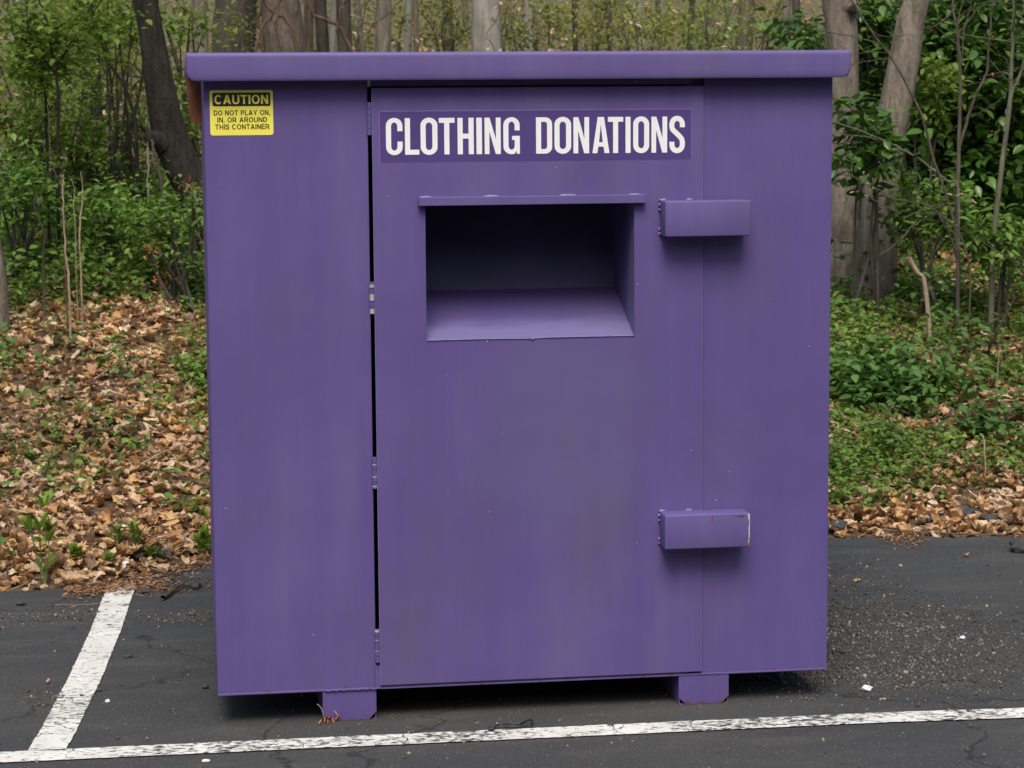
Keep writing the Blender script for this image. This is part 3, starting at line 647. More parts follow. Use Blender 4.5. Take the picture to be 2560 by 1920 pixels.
def leaves(pos, size, kind='oval', pitch=(-.6, .5), roll=(-.6, .6), yaw=None, curl=0.0):
    V0, F0 = leaf_template(kind); n = len(pos)
    if n == 0: return np.zeros((0, 3)), np.zeros((0, 3), int)
    yw = RNG.uniform(0, 2*np.pi, n) if yaw is None else yaw
    Rm = rot_mats(yw, RNG.uniform(*pitch, n), RNG.uniform(*roll, n))
    Vl = np.repeat(V0[None], n, 0)
    if curl: Vl[..., 2] *= RNG.uniform(1-curl, 1+curl, n)[:, None]; Vl[..., 0] *= RNG.uniform(.75, 1.2, n)[:, None]
    sz = (np.asarray(size)*np.ones(n))
    V = np.einsum('nij,nkj->nki', Rm, Vl*sz[:, None, None])+np.asarray(pos)[:, None, :]
    F = F0[None]+(np.arange(n)*len(V0))[:, None, None]
    return V.reshape(-1, 3), F.reshape(-1, 3)

# ------------------------------------------------------------------ dead leaf litter
parts = []
def scatter(n, x0, x1, t0, t1, power=1.0):
    x = RNG.uniform(x0, x1, n); t = t0+(t1-t0)*RNG.uniform(0, 1, n)**power
    return x, edge(x)+t
for kind, n, s0, s1 in (('oak', 5600, .05, .11), ('oak2', 6200, .05, .105), ('maple', 3000, .04, .08), ('plain', 20000, .022, .075), ('curl', 20000, .025, .085)):
    x, y = scatter(n, -3.4, 5.6, -.02, 7.5, 1.15)
    t = y-edge(x); keep = (t > .06+.05*bumpy(x, y, 7)) ; x, y = x[keep], y[keep]; n = len(x)
    z = height(x, y)+RNG.uniform(.003, .045, n)*np.clip((y-edge(x))/.25, .35, 1)
    slope = .18
    parts.append(leaves(np.stack([x, y, z], -1), RNG.uniform(s0, s1, n), kind, (-.28+slope, .42+slope), (-.45, .45), curl=1.0))
V, F = join_arr(parts); tag(link('dead_leaf_litter', np_mesh('dead_leaf_litter', V, F), M['litter']), 'tan and brown dead oak leaves covering the bank behind the lot', 'leaf litter', kind='stuff')
# farther litter on the wood floor
parts = []
for kind, n in (('oak', 500), ('plain', 1500)):
    x = RNG.uniform(-7, 14, n); y = RNG.uniform(9.3, 32, n); z = height(x, y)+RNG.uniform(.0, .05, n)
    parts.append(leaves(np.stack([x, y, z], -1), RNG.uniform(.07, .13, n), kind, (-.3, .7), (-.6, .6), curl=.8))
V, F = join_arr(parts); tag(link('wood_floor_leaves', np_mesh('wood_floor_leaves', V, F), M['litter']), 'fallen leaves on the rising floor of the wood behind', 'leaf litter', kind='stuff')
# orange crumbs and needles at the edge of the asphalt
n = 15000; x = RNG.uniform(-3.2, 5, n); y = edge(x)+RNG.normal(.03, .055, n)-.045*RNG.exponential(1, n)
xe, ye = (RNG.normal(-.30, .14, 900), 1.86+RNG.normal(0, .06, 900)); x = np.concatenate([x, xe]); y = np.concatenate([y, ye]); dens = bumpy(x, y*0, 2.7)+.5*bumpy(x, y*0, 9); k = dens > -.55; x, y = x[k], y[k]
z = np.maximum(height(x, y), 0)+RNG.uniform(.003, .012, len(x))
V, F = leaves(np.stack([x, y, z], -1), RNG.uniform(.005, .026, len(x)), 'long', (-.25, .3), (-.8, .8)); tag(link('orange_debris', np_mesh('orange_debris', V, F), M['needles']), 'orange brown crumbled leaf debris along the asphalt edge', 'debris', kind='stuff')

# ------------------------------------------------------------------ gravel grains
ico = bmesh.new(); bmesh.ops.create_icosphere(ico, subdivisions=1, radius=1); iV = np.array([v.co[:] for v in ico.verts]); iF = np.array([[v.index for v in f.verts] for f in ico.faces]); ico.free()
def grains(x, y, r, z=None):
    n = len(x); sc = RNG.uniform(.6, 1.3, (n, 1, 3))*np.asarray(r)[:, None, None]
    V = iV[None]*sc*(1+.18*RNG.standard_normal((n, len(iV), 1)))
    Rm = rot_mats(RNG.uniform(0, 6.28, n), RNG.uniform(0, 6.28, n), RNG.uniform(0, 6.28, n)); V = np.einsum('nij,nkj->nki', Rm, V)
    zz = (np.asarray(r)*.45 if z is None else z)
    V = V+np.stack([x, y, zz], -1)[:, None, :]; F = iF[None]+(np.arange(n)*len(iV))[:, None, None]
    return V.reshape(-1, 3), F.reshape(-1, 3)
def gauss(n, px, py, sx, sy):
    c = atg(px, py); return c[0]+RNG.normal(0, sx, n), c[1]+RNG.normal(0, sy, n)
gp = [gauss(7000, 2120, 1600, .22, .34), gauss(4000, 2290, 1570, .2, .2), gauss(4500, 2150, 1680, .24, .12), gauss(1500, 2440, 1680, .3, .25), gauss(900, 2120, 1450, .12, .25),
      gauss(800, 470, 1545, .10, .05), gauss(700, 130, 1540, .16, .07), gauss(1600, 430, 1430, .18, .14), gauss(300, 130, 1745, .06, .05), gauss(3500, 1900, 1650, .2, .18)]
gx = np.concatenate([a for a, _ in gp]+[RNG.uniform(-1.6, 3.8, 6500)]); gy = np.concatenate([b for _, b in gp]+[RNG.uniform(-1.0, 2.35, 6500)])
gr = .0009+.0011*RNG.exponential(1, len(gx)); gr = np.clip(gr, 0, .0085)
k = gy < edge(gx)+.1; gx, gy, gr = gx[k], gy[k], gr[k]
V, F = grains(gx, gy, gr); tag(link('gravel', np_mesh('gravel', V, F), M['gravel']), 'loose gravel and grit scattered on the asphalt', 'gravel', kind='stuff')

# single stones and scraps lying on the asphalt
def stone(px, py, r, mat, label, name='stone', sc=(1, 1, .7), seed=1, z=0):
    c = atg(px, py) if z == 0 else at(px, py, z)
    o = MB().blob((c[0], c[1], c[2]+r*sc[2]*.8), r, 3, .28, sc, seed).build(name, mat, smooth=True)
    tag(o, label, 'stone'); return o
stone(2167, 1728, .0125, M['whitestone'], 'rounded white pebble in the gravel right of the bin', 'pebble', (1.1, .9, .8), 2)
stone(2406, 1598, .008, M['whitestone'], 'small pale pebble beyond the gravel patch at right', 'pebble', (1.2, .9, .7), 5)
stone(513, 1722, .010, M['stone'], 'black square stone chip just left of the bin', 'stone', (1, .8, .8), 3)
stone(320, 1644, .010, M['stone'], 'flat black stone chip beside the stall line', 'stone', (1.5, .8, .5), 7)
stone(483, 1473, .022, M['stone'], 'fist sized dark asphalt lump by the broken twig', 'stone', (1.2, 1, .8), 9)
stone(362, 1484, .014, M['stone'], 'small dark lump at the top of the stall line', 'stone', (1.2, 1, .7), 11)
stone(52, 1513, .012, M['stone'], 'dark stone chip near the left edge of the lot', 'stone', (1.3, 1, .6), 13)
stone(313, 1430, .022, M['whitestone'], 'white angular stone above the stall line', 'stone', (1.2, .8, .9), 15)
stone(200, 1700, .0055, M['whitestone'], 'tiny pale pebble touching the stall line', 'pebble', (1.2, 1, .7), 17)
stone(269, 1755, .006, M['whitestone'], 'tiny white pebble between stall line and bin', 'pebble', (1.2, 1, .7), 18)
stone(515, 1904, .007, M['whitestone'], 'pale pebble in front of the long painted line', 'pebble', (1.6, 1, .5), 19)
stone(2110, 1633, .012, M['stone'], 'grey stone in the gravel beside the bin', 'stone', (1.3, 1, .6), 21)
stone(2555, 1380, .035, M['stone'], 'black asphalt chunk at the right edge of the photo', 'stone', (1.4, .9, .8), 23)
def bankstone(px, py, r, label, seed, sc=(1.3, 1, .7)):
    for Y_ in np.arange(2.3, 9, .02):
        p = at(px, py, Y_)
        if p[2] <= height(p[0], p[1])+.03: break
    o = MB().blob((p[0], p[1], p[2]), r, 3, .3, sc, seed).build('stone', M['stone'], smooth=True); tag(o, label, 'stone'); return p
def onbank(px, py, lift=.0):
    Y_ = 1.5
    while Y_ < 30:
        p = at(px, py, Y_)
        if p[2] <= height(p[0], p[1])+lift: return p
        Y_ += .02
    return p
bankstone(2095, 1316, .030, 'dark stone in the leaves right of the bin', 31)
bankstone(2412, 1281, .036, 'largest dark stone half buried in leaves at right', 33)
bankstone(2475, 1296, .024, 'dark stone just right of the half buried one', 35)
bankstone(2322, 1296, .020, 'small dark stone left of the half buried one', 37)

# cable tie looped on the painted line
c1 = [(1235, 1829), (1243, 1821), (1258, 1820), (1275, 1818), (1295, 1817), (1306, 1810), (1318, 1806), (1329, 1809), (1332, 1815), (1325, 1820), (1305, 1819), (1285, 1819), (1262, 1819)]
pth = [np.append(atg(a, q)[:2], .007+.004*math.sin(i)) for i, (a, q) in enumerate(c1)]
sp_ = smooth_path(pth, 70); V, F = tube_arr(sp_, np.full(70, .0022), 5)
tie = empty('cable_tie', tuple(pth[0])); tag(tie, 'black plastic cable tie loop lying at the painted line', 'cable tie')
me = np_mesh('strap', V, F); link('strap', me, M['tie'], tie)
MB().box(pth[0][0]-.016, pth[0][0]+.0, pth[0][1]-.008, pth[0][1]+.004, .005, .013, .002, 1).build('tie_head', M['tie'], tie)
# dead leaves lying singly
def one_leaf(px, py, s, kind, label, mat='litter', name='dead_leaf', z=.008):
    c = atg(px, py); V, F = leaves(np.array([[c[0], c[1], z]]), np.array([s]), kind, (.05, .25), (-.2, .2))
    tag(link(name, np_mesh(name, V, F), M[mat]), label, 'leaf', 'single dead leaves on the asphalt')
one_leaf(2143, 1456, .035, 'oak', 'small tan leaf on the asphalt right of the bin')
one_leaf(2415, 1393, .03, 'maple', 'pointed tan leaf on the far right asphalt')
one_leaf(2090, 1632, .04, 'curl', 'brown curled leaf scrap in the gravel beside the bin')
one_leaf(120, 1710, .022, 'curl', 'curled tan leaf scrap left of the stall line')
one_leaf(368, 1853, .012, 'curl', 'tiny orange leaf scrap near the line corner')
one_leaf(1192, 1815, .012, 'curl', 'orange leaf scrap just left of the cable tie')
tuft = empty('seed_cluster', (float(atg(820, 1803)[0]), float(atg(820, 1803)[1])-.01, 0)); tag(tuft, 'orange maple seed cluster caught at the left skid leg', 'seed cluster')
c = atg(820, 1803); pos = np.array([c[0], c[1]-.012, .008])+RNG.normal(0, 1, (34, 3))*np.array([.014, .006, .007]); pos[:, 2] = np.abs(pos[:, 2])
V, F = leaves(pos, RNG.uniform(.012, .03, 34), 'long', (-1.2, 1.2), (-1, 1)); link('seeds', np_mesh('seeds', V, F), M['needles'], tuft)
V, F = tube_arr(smooth_path([(c[0]-.01, c[1]-.012, .01), (c[0]-.018, c[1]-.012, .04), (c[0]-.03, c[1]-.012, .054)], 8), .0012, 5); link('stalk', np_mesh('stalk', V, F), M['deadwood'], tuft)

# ------------------------------------------------------------------ sticks
def stick(pts, r, mat, label, cat='stick', name='stick', wob=.004, n=18, taper=.5):
    P_ = smooth_path(pts, n, wob); V, F = tube_arr(P_, np.linspace(r, r*taper, n), 7, .08)
    tag(link(name, np_mesh(name, V, F), mat, smooth=True), label, cat)
def bp(px, py, lift=.02):
    p = onbank(px, py, lift); return p
stick([bp(2183, 1323), bp(2260, 1328), bp(2350, 1334), bp(2440, 1338), bp(2510, 1333)], .006, M['barkbrown'], 'long dark stick along the right asphalt edge')
stick([atg(408, 1494, .012), atg(432, 1476, .014), atg(460, 1455, .02)], .009, M['barkshade'], 'short thick broken twig at the left asphalt edge', wob=.001)
stick([atg(360, 1418, .02), atg(410, 1432, .02), atg(450, 1440, .03), atg(476, 1458, .012)], .005, M['barkshade'], 'thin bent twig above the broken twig')
stick([bp(15, 1412, .06), bp(25, 1445, .03), bp(50, 1462, .01)], .0035, M['barkshade'], 'crooked dark twig at the left photo edge')
stick([bp(0, 1478, .02), bp(60, 1462, .03), bp(108, 1440, .06)], .0022, M['deadwood'], 'thin pale straw leaning beside the tall seedling')
stick([atg(135, 1512, .01), atg(200, 1511, .006), atg(245, 1509, .006), atg(278, 1500, .01)], .0012, M['deadwood'], 'fine straw lying across the stall line end', wob=.001)
stick([bp(0, 1268, .03), bp(60, 1280, .03), bp(100, 1285, .03)], .010, M['deadwood'], 'pale thick stick behind the tall seedling')
stick([bp(330, 1175, .05), bp(420, 1125, .08), bp(520, 1090, .06)], .0045, M['deadwood'], 'long thin pale stick lying among leaves by the bin')
stick([bp(112, 1190, .02), bp(128, 1130, .16), bp(148, 1065, .32)], .0035, M['deadwood'], 'straight straw coloured stem rising from the left leaves')
stick([bp(230, 950, .03), bp(300, 910, .05), bp(350, 905, .03)], .004, M['deadwood'], 'thin curved twig in the middle of the left leaves')
stick([bp(262, 735, .03), bp(290, 712, .04), bp(325, 706, .03)], .012, M['deadwood'], 'bare grey root curving out of the bank at left')
q_ = at(2318, 726, 4.3); q_ = np.array([q_[0]+.03, q_[1], float(height(q_[0], q_[1]))-.02]); stick([at(2270, 643, 4.3), at(2292, 680, 4.3), at(2313, 716, 4.3), q_], .014, M['deadwood'], 'pale cut branch stub leaning in the right ground cover', wob=.001, taper=.8)
stick([bp(2333, 836, .04), bp(2400, 850, .05), bp(2463, 858, .03)], .013, M['barkgrey'], 'weathered pale log lying below the saplings', wob=.002, taper=.8)
stick([bp(2228, 885, .08), bp(2238, 910, .02)], .014, M['deadwood'], 'short bleached splinter in the green cover', wob=.001, n=4)
stick([bp(2458, 1090, .0), at(2455, 1040, bp(2458, 1090)[1])], .016, M['barkshade'], 'short dark broken stump right of the green cover', 'stump', 'stump', wob=.001, n=6, taper=.85)
stick([bp(2462, 1205, .01), at(2463, 1150, bp(2462, 1205)[1]+.02), at(2458, 1090, bp(2462, 1205)[1]+.05)], .005, M['deadwood'], 'pale upright splinter below the dark stump', wob=.002)
stick([bp(2490, 1035, .02), at(2492, 960, bp(2490, 1035)[1]), at(2500, 860, bp(2490, 1035)[1])], .0045, M['deadwood'], 'straight pale dead stalk at the far right', wob=.001)
stick([bp(2178, 930, .02), at(2188, 860, bp(2178, 930)[1]), at(2195, 800, bp(2178, 930)[1])], .0035, M['deadwood'], 'thin tan stalk in the cover right of the bin', wob=.002)
stick([bp(2520, 880, .03), at(2470, 880, 3.9), at(2540, 740, 3.8)], .008, M['barkshade'], 'dark bent branch hanging at the far right', wob=.002)
stick([bp(2350, 1050, .04), bp(2440, 1005, .10), bp(2540, 1010, .06)], .0035, M['vine'], 'reddish bramble cane arching over the right leaves')

# ------------------------------------------------------------------ ground cover
def clusters(cx, cy, per, spread, hgt, size, kind, mat_parts):
    n = len(cx); k = per
    x = np.repeat(cx, k)+RNG.normal(0, spread, n*k); y = np.repeat(cy, k)+RNG.normal(0, spread, n*k)
    hh = np.repeat(RNG.uniform(hgt*.5, hgt*1.2, n), k)
    z = height(x, y)+.01+hh*RNG.uniform(0, 1, n*k)**.8
    mat_parts.append(leaves(np.stack([x, y, z], -1), RNG.uniform(size*.6, size*1.3, n*k), kind, (-.7, .6), (-.6, .6)))
def accept(x, y, f): 
    k = RNG.uniform(0, 1, len(x)) < f; return x[k], y[k]
A, D = [], []
c_ = np.array([RNG.uniform(1.9, 4.6, 70), edge(RNG.uniform(1.9, 4.6, 70))+RNG.uniform(.9, 4, 70)]); clusters(c_[0], c_[1], 26, .045, .34, .05, 'oval', D)
c_ = np.array([RNG.uniform(-1.6, .1, 26), edge(RNG.uniform(-1.6, .1, 26))+RNG.uniform(.4, 3, 26)]); clusters(c_[0], c_[1], 18, .04, .14, .04, 'oval', A)
def dens_left(x, y):
    t = y-edge(x); nz = bumpy(x, y, 3.1)+.7*bumpy(x+2, y, 8.3)
    return np.clip(np.interp(t, [.1, 1.2, 2.4, 3.4, 4.4, 6], [.02, .05, .06, .25, .8, 1.0])+.16*nz, 0, 1)*np.clip((t-.05)/.2, 0, 1)
def dens_right(x, y):
    t = y-edge(x); nz = bumpy(x, y, 3.7)+.7*bumpy(x+2, y, 7.3)
    base = np.interp(t, [.25, .55, 1.2, 2.4, 4, 6], [.0, .42, .5, .52, .8, .9])
    near = np.clip(1.35-(x-2.45-.08*t)*1.0, .35, 1.3)
    return np.clip(base*near+.62*nz, 0, 1)*np.clip((t-.22)/.2, 0, 1)
x = RNG.uniform(-3.4, 1.2, 9000); y = edge(x)+RNG.uniform(.1, 7.5, 9000); x, y = accept(x, y, dens_left(x, y)); 
q = RNG.uniform(0, 1, len(x)) < .75; clusters(x[q], y[q], 11, .035, .09, .036, 'oval', A); clusters(x[~q], y[~q], 10, .04, .12, .045, 'oval', D)
x = RNG.uniform(1.2, 5.6, 15000); y = edge(x)+RNG.uniform(.2, 7.0, 15000); x, y = accept(x, y, dens_right(x, y))
nz = bumpy(x, y, 2.3)+.5*bumpy(x, y, 11); q = nz > -.6; clusters(x[q], y[q], 11, .035, .11, .034, 'oval', A); clusters(x[~q], y[~q], 10, .045, .16, .050, 'oval', D)
x = RNG.uniform(-2.6, .7, 1500); y = edge(x)+RNG.uniform(3.6, 6.5, 1500); clusters(x, y, 14, .06, .26, .045, 'oval', A)
x = RNG.uniform(1.9, 4.8, 1900); y = edge(x)+RNG.uniform(1.7, 5.2, 1900); x, y = accept(x, y, np.clip(.55+.8*bumpy(x, y, 4.3), 0, 1)); clusters(x, y, 12, .06, .17, .038, 'oval', A)
# a denser clump hugging the bin, in front of the right litter
c_ = bp(2200, 1150); x = RNG.normal(c_[0], .14, 110); y = RNG.normal(c_[1], .16, 110); clusters(x, y, 14, .035, .14, .032, 'oval', A)
c_ = bp(2220, 1010); x = RNG.normal(c_[0], .14, 90); y = RNG.normal(c_[1], .12, 90); clusters(x, y, 12, .05, .22, .055, 'oval', D)
c_ = bp(505, 950); x = RNG.normal(c_[0], .08, 60); y = RNG.normal(c_[1], .3, 60); clusters(x, y, 12, .035, .13, .035, 'oval', A)
c_ = bp(150, 1150); x = RNG.normal(c_[0], .12, 40); y = RNG.normal(c_[1], .2, 40); clusters(x, y, 10, .03, .08, .03, 'oval', A)
V, F = join_arr(A); tag(link('ground_cover', np_mesh('ground_cover', V, F), M['cover']), 'bright green leafy ground cover spreading over the bank', 'ground cover', kind='stuff')
V, F = join_arr(D); tag(link('ivy_cover', np_mesh('ivy_cover', V, F), M['coverdark']), 'darker bluish green broad leaved cover on the bank', 'ground cover', kind='stuff')

# ------------------------------------------------------------------ seedlings
def seedling(base, tops, lsize, label, nl=10, group=None, kind='long'):
    r_ = empty('seedling', tuple(base)); tag(r_, label, 'seedling', group)
    st, lf = [], []
    for tp in tops:
        P_ = smooth_path([base, (np.array(base)+tp)/2+RNG.normal(0, .004, 3), tp], 10); st.append(tube_arr(P_, np.linspace(.0035, .0015, 10), 6))
        pos = P_[RNG.integers(3, 10, nl)]; yaw = RNG.uniform(0, 6.28, nl)
        lf.append(leaves(pos, RNG.uniform(lsize*.7, lsize*1.2, nl), kind, (.2, 1.1), (-.3, .3), yaw))
        lf.append(leaves(np.repeat(P_[-1:], 6, 0), RNG.uniform(lsize*.8, lsize*1.2, 6), kind, (.7, 1.4), (-.3, .3)))
    V, F = join_arr(st); link('stem', np_mesh('stem', V, F), M['stem'], r_)
    V, F = join_arr(lf); link('foliage', np_mesh('foliage', V, F), M['shrub'], r_)
b0 = atg(112, 1468, .0)
seedling(b0, [at(98, 1330, b0[1]), at(108, 1270, b0[1]+.02), at(76, 1330, b0[1]-.02), at(122, 1330, b0[1])], .075, 'tall green seedling with long upright leaves by the left asphalt', 3)
p = bp(297, 1370); seedling(p, [at(292, 1335, p[1]), at(303, 1338, p[1])], .05, 'narrow leaved seedling left of the mossy clump', 6)
p = bp(340, 1376); seedling(p, [at(332, 1325, p[1]), at(348, 1345, p[1])], .055, 'narrow leaved seedling rising from the mossy clump', 6)
p = bp(190, 1400); seedling(p, [at(180, 1380, p[1]), at(196, 1385, p[1])], .04, 'low leafy sprout right of the tall seedling', 8, kind='oval')
p = bp(268, 1412); seedling(p, [at(268, 1398, p[1]), at(275, 1400, p[1])], .03, 'tiny sprout directly above the stall line', 6, kind='oval')
p = bp(505, 1385); seedling(p, [at(512, 1340, p[1]), at(522, 1365, p[1]), at(498, 1360, p[1])], .05, 'broad leaved sprout touching the bin side at left', 8, kind='oval')
p = bp(380, 1400); seedling(p, [at(375, 1385, p[1]), at(388, 1388, p[1])], .035, 'small sprout right of the mossy clump', 7, kind='oval')
# clump of dry rootlets
p = bp(345, 1385); pos = p+RNG.normal(0, 1, (500, 3))*np.array([.05, .03, .012]); V, F = leaves(pos, RNG.uniform(.02, .05, 500), 'long', (-1.2, 1.2), (-1, 1)); tag(link('rootlet_clump', np_mesh('rootlet_clump', V, F), M['twig']), 'brown tangle of dry rootlets at the asphalt edge', 'root clump')

# ------------------------------------------------------------------ trees
def wander(P_, amt):
    n = len(P_); w_ = np.cumsum(RNG.normal(0, 1, (n, 3)), 0); w_ -= np.linspace(0, 1, n)[:, None]*w_[-1]; return P_+w_*amt*np.array([1, 1, .2])
def trunk_mesh(P_, Rr, n=20, rough=.035):
    m_ = len(P_); V, F = tube_arr(P_, Rr, n); V = V.reshape(m_, n, 3); C_ = P_[:, None, :]
    a = np.linspace(0, 2*np.pi, n, endpoint=False)[None]; t = np.arange(m_)[:, None]
    ph = RNG.uniform(0, 6, 4); k = 1+rough*(np.sin(3*a+t*.13+ph[0])+.7*np.sin(5*a-t*.21+ph[1])+.5*np.sin(2*a+t*.5+ph[2])+.4*np.sin(9*a+t*.3+ph[3]))+.012*RNG.standard_normal((m_, n))
    return (C_+(V-C_)*k[..., None]).reshape(-1, 3), F
def crown(top, spread, n_limb, nleaf, size, limb_r, z_up=2.5):
    """limbs fanning from points near the top of a trunk, and leaves along their ends"""
    tubes, pos = [], []
    for q in range(n_limb):
        b_ = top[RNG.integers(len(top)//2, len(top))]; a = RNG.uniform(0, 6.28); d = np.array([math.cos(a), math.sin(a), RNG.uniform(.3, 1.1)])*spread*RNG.uniform(.5, 1)
        P_ = smooth_path([b_, b_+d*.5+RNG.normal(0, .1, 3), b_+d+np.array([0, 0, .2])], 10); tubes.append(tube_arr(P_, np.linspace(limb_r, limb_r*.25, 10), 5))
        for s_ in range(3):
            c_ = P_[RNG.integers(4, 10)]; e = c_+RNG.normal(0, spread*.25, 3); Q = smooth_path([c_, (c_+e)/2+RNG.normal(0, .05, 3), e], 5); tubes.append(tube_arr(Q, np.linspace(limb_r*.3, limb_r*.1, 5), 4))
            m_ = nleaf//(n_limb*3); pos.append(Q[RNG.integers(1, 5, m_)]+RNG.normal(0, spread*.11, (m_, 3)))
    return join_arr(tubes), np.concatenate(pos)
def tree(pts, Y, label, mat, group=None, top=7.5, leafmat='young', rough=.035, base_flare=1.15, nl=420, extra=None, spread=1.3, name='tree', nleafsize=.07):
    """pts: (px, py, width_px) from the base upward as seen in the photograph, carried on above the frame"""
    P_, Rr = [], []
    for (px, py, wd) in pts: P_.append(at(px, py, Y)); Rr.append(wd*mpp(Y)/2)
    P_ = np.array(P_); g0 = height(P_[0][0], Y)
    if P_[0][2] > g0: P_ = np.vstack([[P_[0][0]+(P_[0][0]-P_[1][0])*.3, Y, g0-.1], P_]); Rr = [Rr[0]*base_flare]+Rr
    d = P_[-1]-P_[-2]; d = d/np.linalg.norm(d); d = d*.6+np.array([0, 0, .4]); L_ = max(1.0, top-P_[-1][2])
    P_ = np.vstack([P_, P_[-1]+d*.15, P_[-1]+d*.4, P_[-1]+d*L_*.35, P_[-1]+d*L_*.7+np.array([0, 0, .3]), P_[-1]+d*L_+np.array([0, 0, .5])]); Rr = Rr+[Rr[-1], Rr[-1]*.98, Rr[-1]*.9, Rr[-1]*.7, Rr[-1]*.35]
    n = 64; Q = smooth_path(P_, n); RR = np.interp(np.linspace(0, len(P_)-1, n), np.arange(len(P_)), Rr)
    V, F = trunk_mesh(Q, RR, 20, rough)
    r_ = empty(name, (float(Q[0][0]), float(Q[0][1]), float(Q[0][2]))); tag(r_, label, 'tree', group)
    link('trunk', np_mesh('trunk', V, F), mat, r_, smooth=True)
    up_ = Q[Q[:, 2] > 2.3+(Y-CAM[1])*.07]
    (V, F), pos = crown(up_ if len(up_) > 4 else Q[-6:], spread, 7, nl, .05, Rr[-1]*.8)
    link('limbs', np_mesh('limbs', V, F), mat, r_, smooth=True)
    V, F = leaves(pos, RNG.uniform(.6, 1.2, len(pos))*nleafsize, 'small', (-.7, .7), (-.7, .7)); link('crown', np_mesh('crown', V, F), M[leafmat], r_)
    return r_, Q, RR
G = 'trees of the wood behind the bin'
r_, Q, RR = tree([(590, 720, 112), (560, 640, 104), (528, 560, 98), (482, 470, 92), (443, 390, 88), (418, 310, 84), (402, 230, 74), (389, 150, 66), (376, 75, 60), (364, 0, 62)], 6.6,
     'dark rough barked tree leaning left from behind the bin', M['barkdark'], G, rough=.03, leafmat='shrub', nl=450)
# broken stub on the leaning trunk
V, F = tube_arr(smooth_path([at(400, 356, 6.55), at(376, 342, 6.5), at(366, 326, 6.5), at(354, 318, 6.48)], 10), [.065, .06, .052, .045, .03, .02, .018, .015, .012, .01], 9, .1); link('branch_stub', np_mesh('branch_stub', V, F), M['barkdark'], r_, smooth=True)
tree([(-8, 800, 62), (-8, 700, 48), (-22, 560, 38), (-40, 240, 34), (-50, 0, 32)], 5.0, 'grey tree base cut by the left photo edge', M['barkgrey'], G)
tree([(236, 400, 48), (232, 230, 46), (226, 120, 44), (218, 0, 44)], 10.5, 'shaded dark straight trunk left of the leaning tree', M['barkdark'], G)
r_, Q, RR = tree([(2108, 680, 118), (2108, 600, 104), (2107, 520, 92), (2106, 400, 84), (2105, 200, 82), (2103, 90, 80), (2097, 20, 84), (2090, -40, 80)], 5.6, 'grey ridged trunk with a knot behind the bin corner', M['barkgrey'], G, leafmat='shrub')
b = MB(); kc = at(2122, 22, 5.6)
b.blob((kc[0]-.02, kc[1]-.05, kc[2]), .055, 3, .25, (1, .8, 1.25), 4); b.build('knot', M['barkgrey'], r_, smooth=True)
MB().blob((kc[0]-.012, kc[1]-.105, kc[2]-.008), .022, 3, .2, (1, .5, 1.2), 5).build('knot_hole', M['barkdark'], r_, smooth=True)
tree([(2186, 690, 120), (2193, 610, 104), (2200, 500, 94), (2212, 400, 88), (2228, 310, 86), (2245, 230, 83), (2262, 140, 78), (2275, 60, 72), (2290, 0, 66), (2300, -60, 60)], 5.4,
     'pale smooth trunk leaning right beside the knotted tree', M['barkgrey'], G, leafmat='shrub', rough=.02)
far = [
 (585, 108, 16.0, 'barkshade', 'widest dim trunk, above the lid near its left end'),
 (705, 100, 12.5, 'barkbrown', 'vine wrapped brown trunk above the caution sticker side of the lid'),
 (772, 26, 13.0, 'barkbrown', 'narrow brown trunk touching the vine wrapped one'),
 (804, 32, 14.0, 'barkshade', 'slim grey trunk, second right of the vine wrapped one'),
 (833, 16, 15.0, 'barkpale', 'thin pale trunk between two darker ones above the lid'),
 (860, 37, 13.5, 'barkshade', 'dark straight trunk right of the thin pale one'),
 (900, 14, 19.0, 'barkgrey', 'spindly trunk far back above the hinge side'),
 (958, 40, 12.8, 'barkgrey', 'medium grey trunk above the start of the lettering'),
 (1021, 20, 15.5, 'barkpale', 'slender whitish trunk left of a darker slim one'),
 (1040, 13, 11.5, 'barkbrown', 'slim brown pole trunk overlapping the whitish one'),
 (1120, 26, 20.0, 'barkshade', 'distant dull trunk in the gap before the pale beech'),
 (1216, 76, 13.0, 'barkpale', 'broad pale smooth beech trunk above the word gap'),
 (1322, 26, 21.0, 'barkpale', 'short looking pale trunk right of the beech'),
 (1437, 14, 14.5, 'barkshade', 'thin dark trunk above the middle of the lid'),
 (1523, 14, 17.0, 'barkbrown', 'thin brown trunk right of the thin dark one'),
 (1600, 15, 19.0, 'barkpale', 'thin pale distant trunk among yellow green leaves'),
 (1647, 14, 16.0, 'barkbrown', 'reddish brown thin trunk beside the pale distant one'),
 (1727, 15, 18.0, 'barkshade', 'thin grey trunk above the upper lock cover'),
 (1864, 44, 17.5, 'barkbrown', 'wide hazy brown trunk right of centre'),
 (1966, 22, 14.0, 'barkgrey', 'left one of a close pair of slim trunks'),
 (1992, 22, 13.0, 'barkshade', 'right darker one of the close pair of slim trunks'),
 (40, 24, 19.0, 'barkpale', 'pale slim trunk behind the leaves at far left'),
 (150, 34, 21.0, 'barkgrey', 'grey distant trunk behind the left saplings'),
 (500, 40, 22.0, 'barkgrey', 'grey distant trunk just left of the lid'),
 (2480, 36, 15.0, 'barkbrown', 'brown trunk behind the right saplings'),
 (2552, 44, 11.0, 'barkgrey', 'grey brown trunk at the top right corner'),
]
for k, (px, wd, Y_, mt, lab) in enumerate(far):
    ln = RNG.normal(0, 9); tree([(px+ln, 330, wd*1.06), (px+ln*.3, 130, wd), (px, 60, wd*.98), (px-ln*.3, 0, wd*.96), (px-ln*.9, -110, wd*.94)], Y_, lab, M[mt], G, top=9.5, nl=380, spread=1.6, nleafsize=.06)
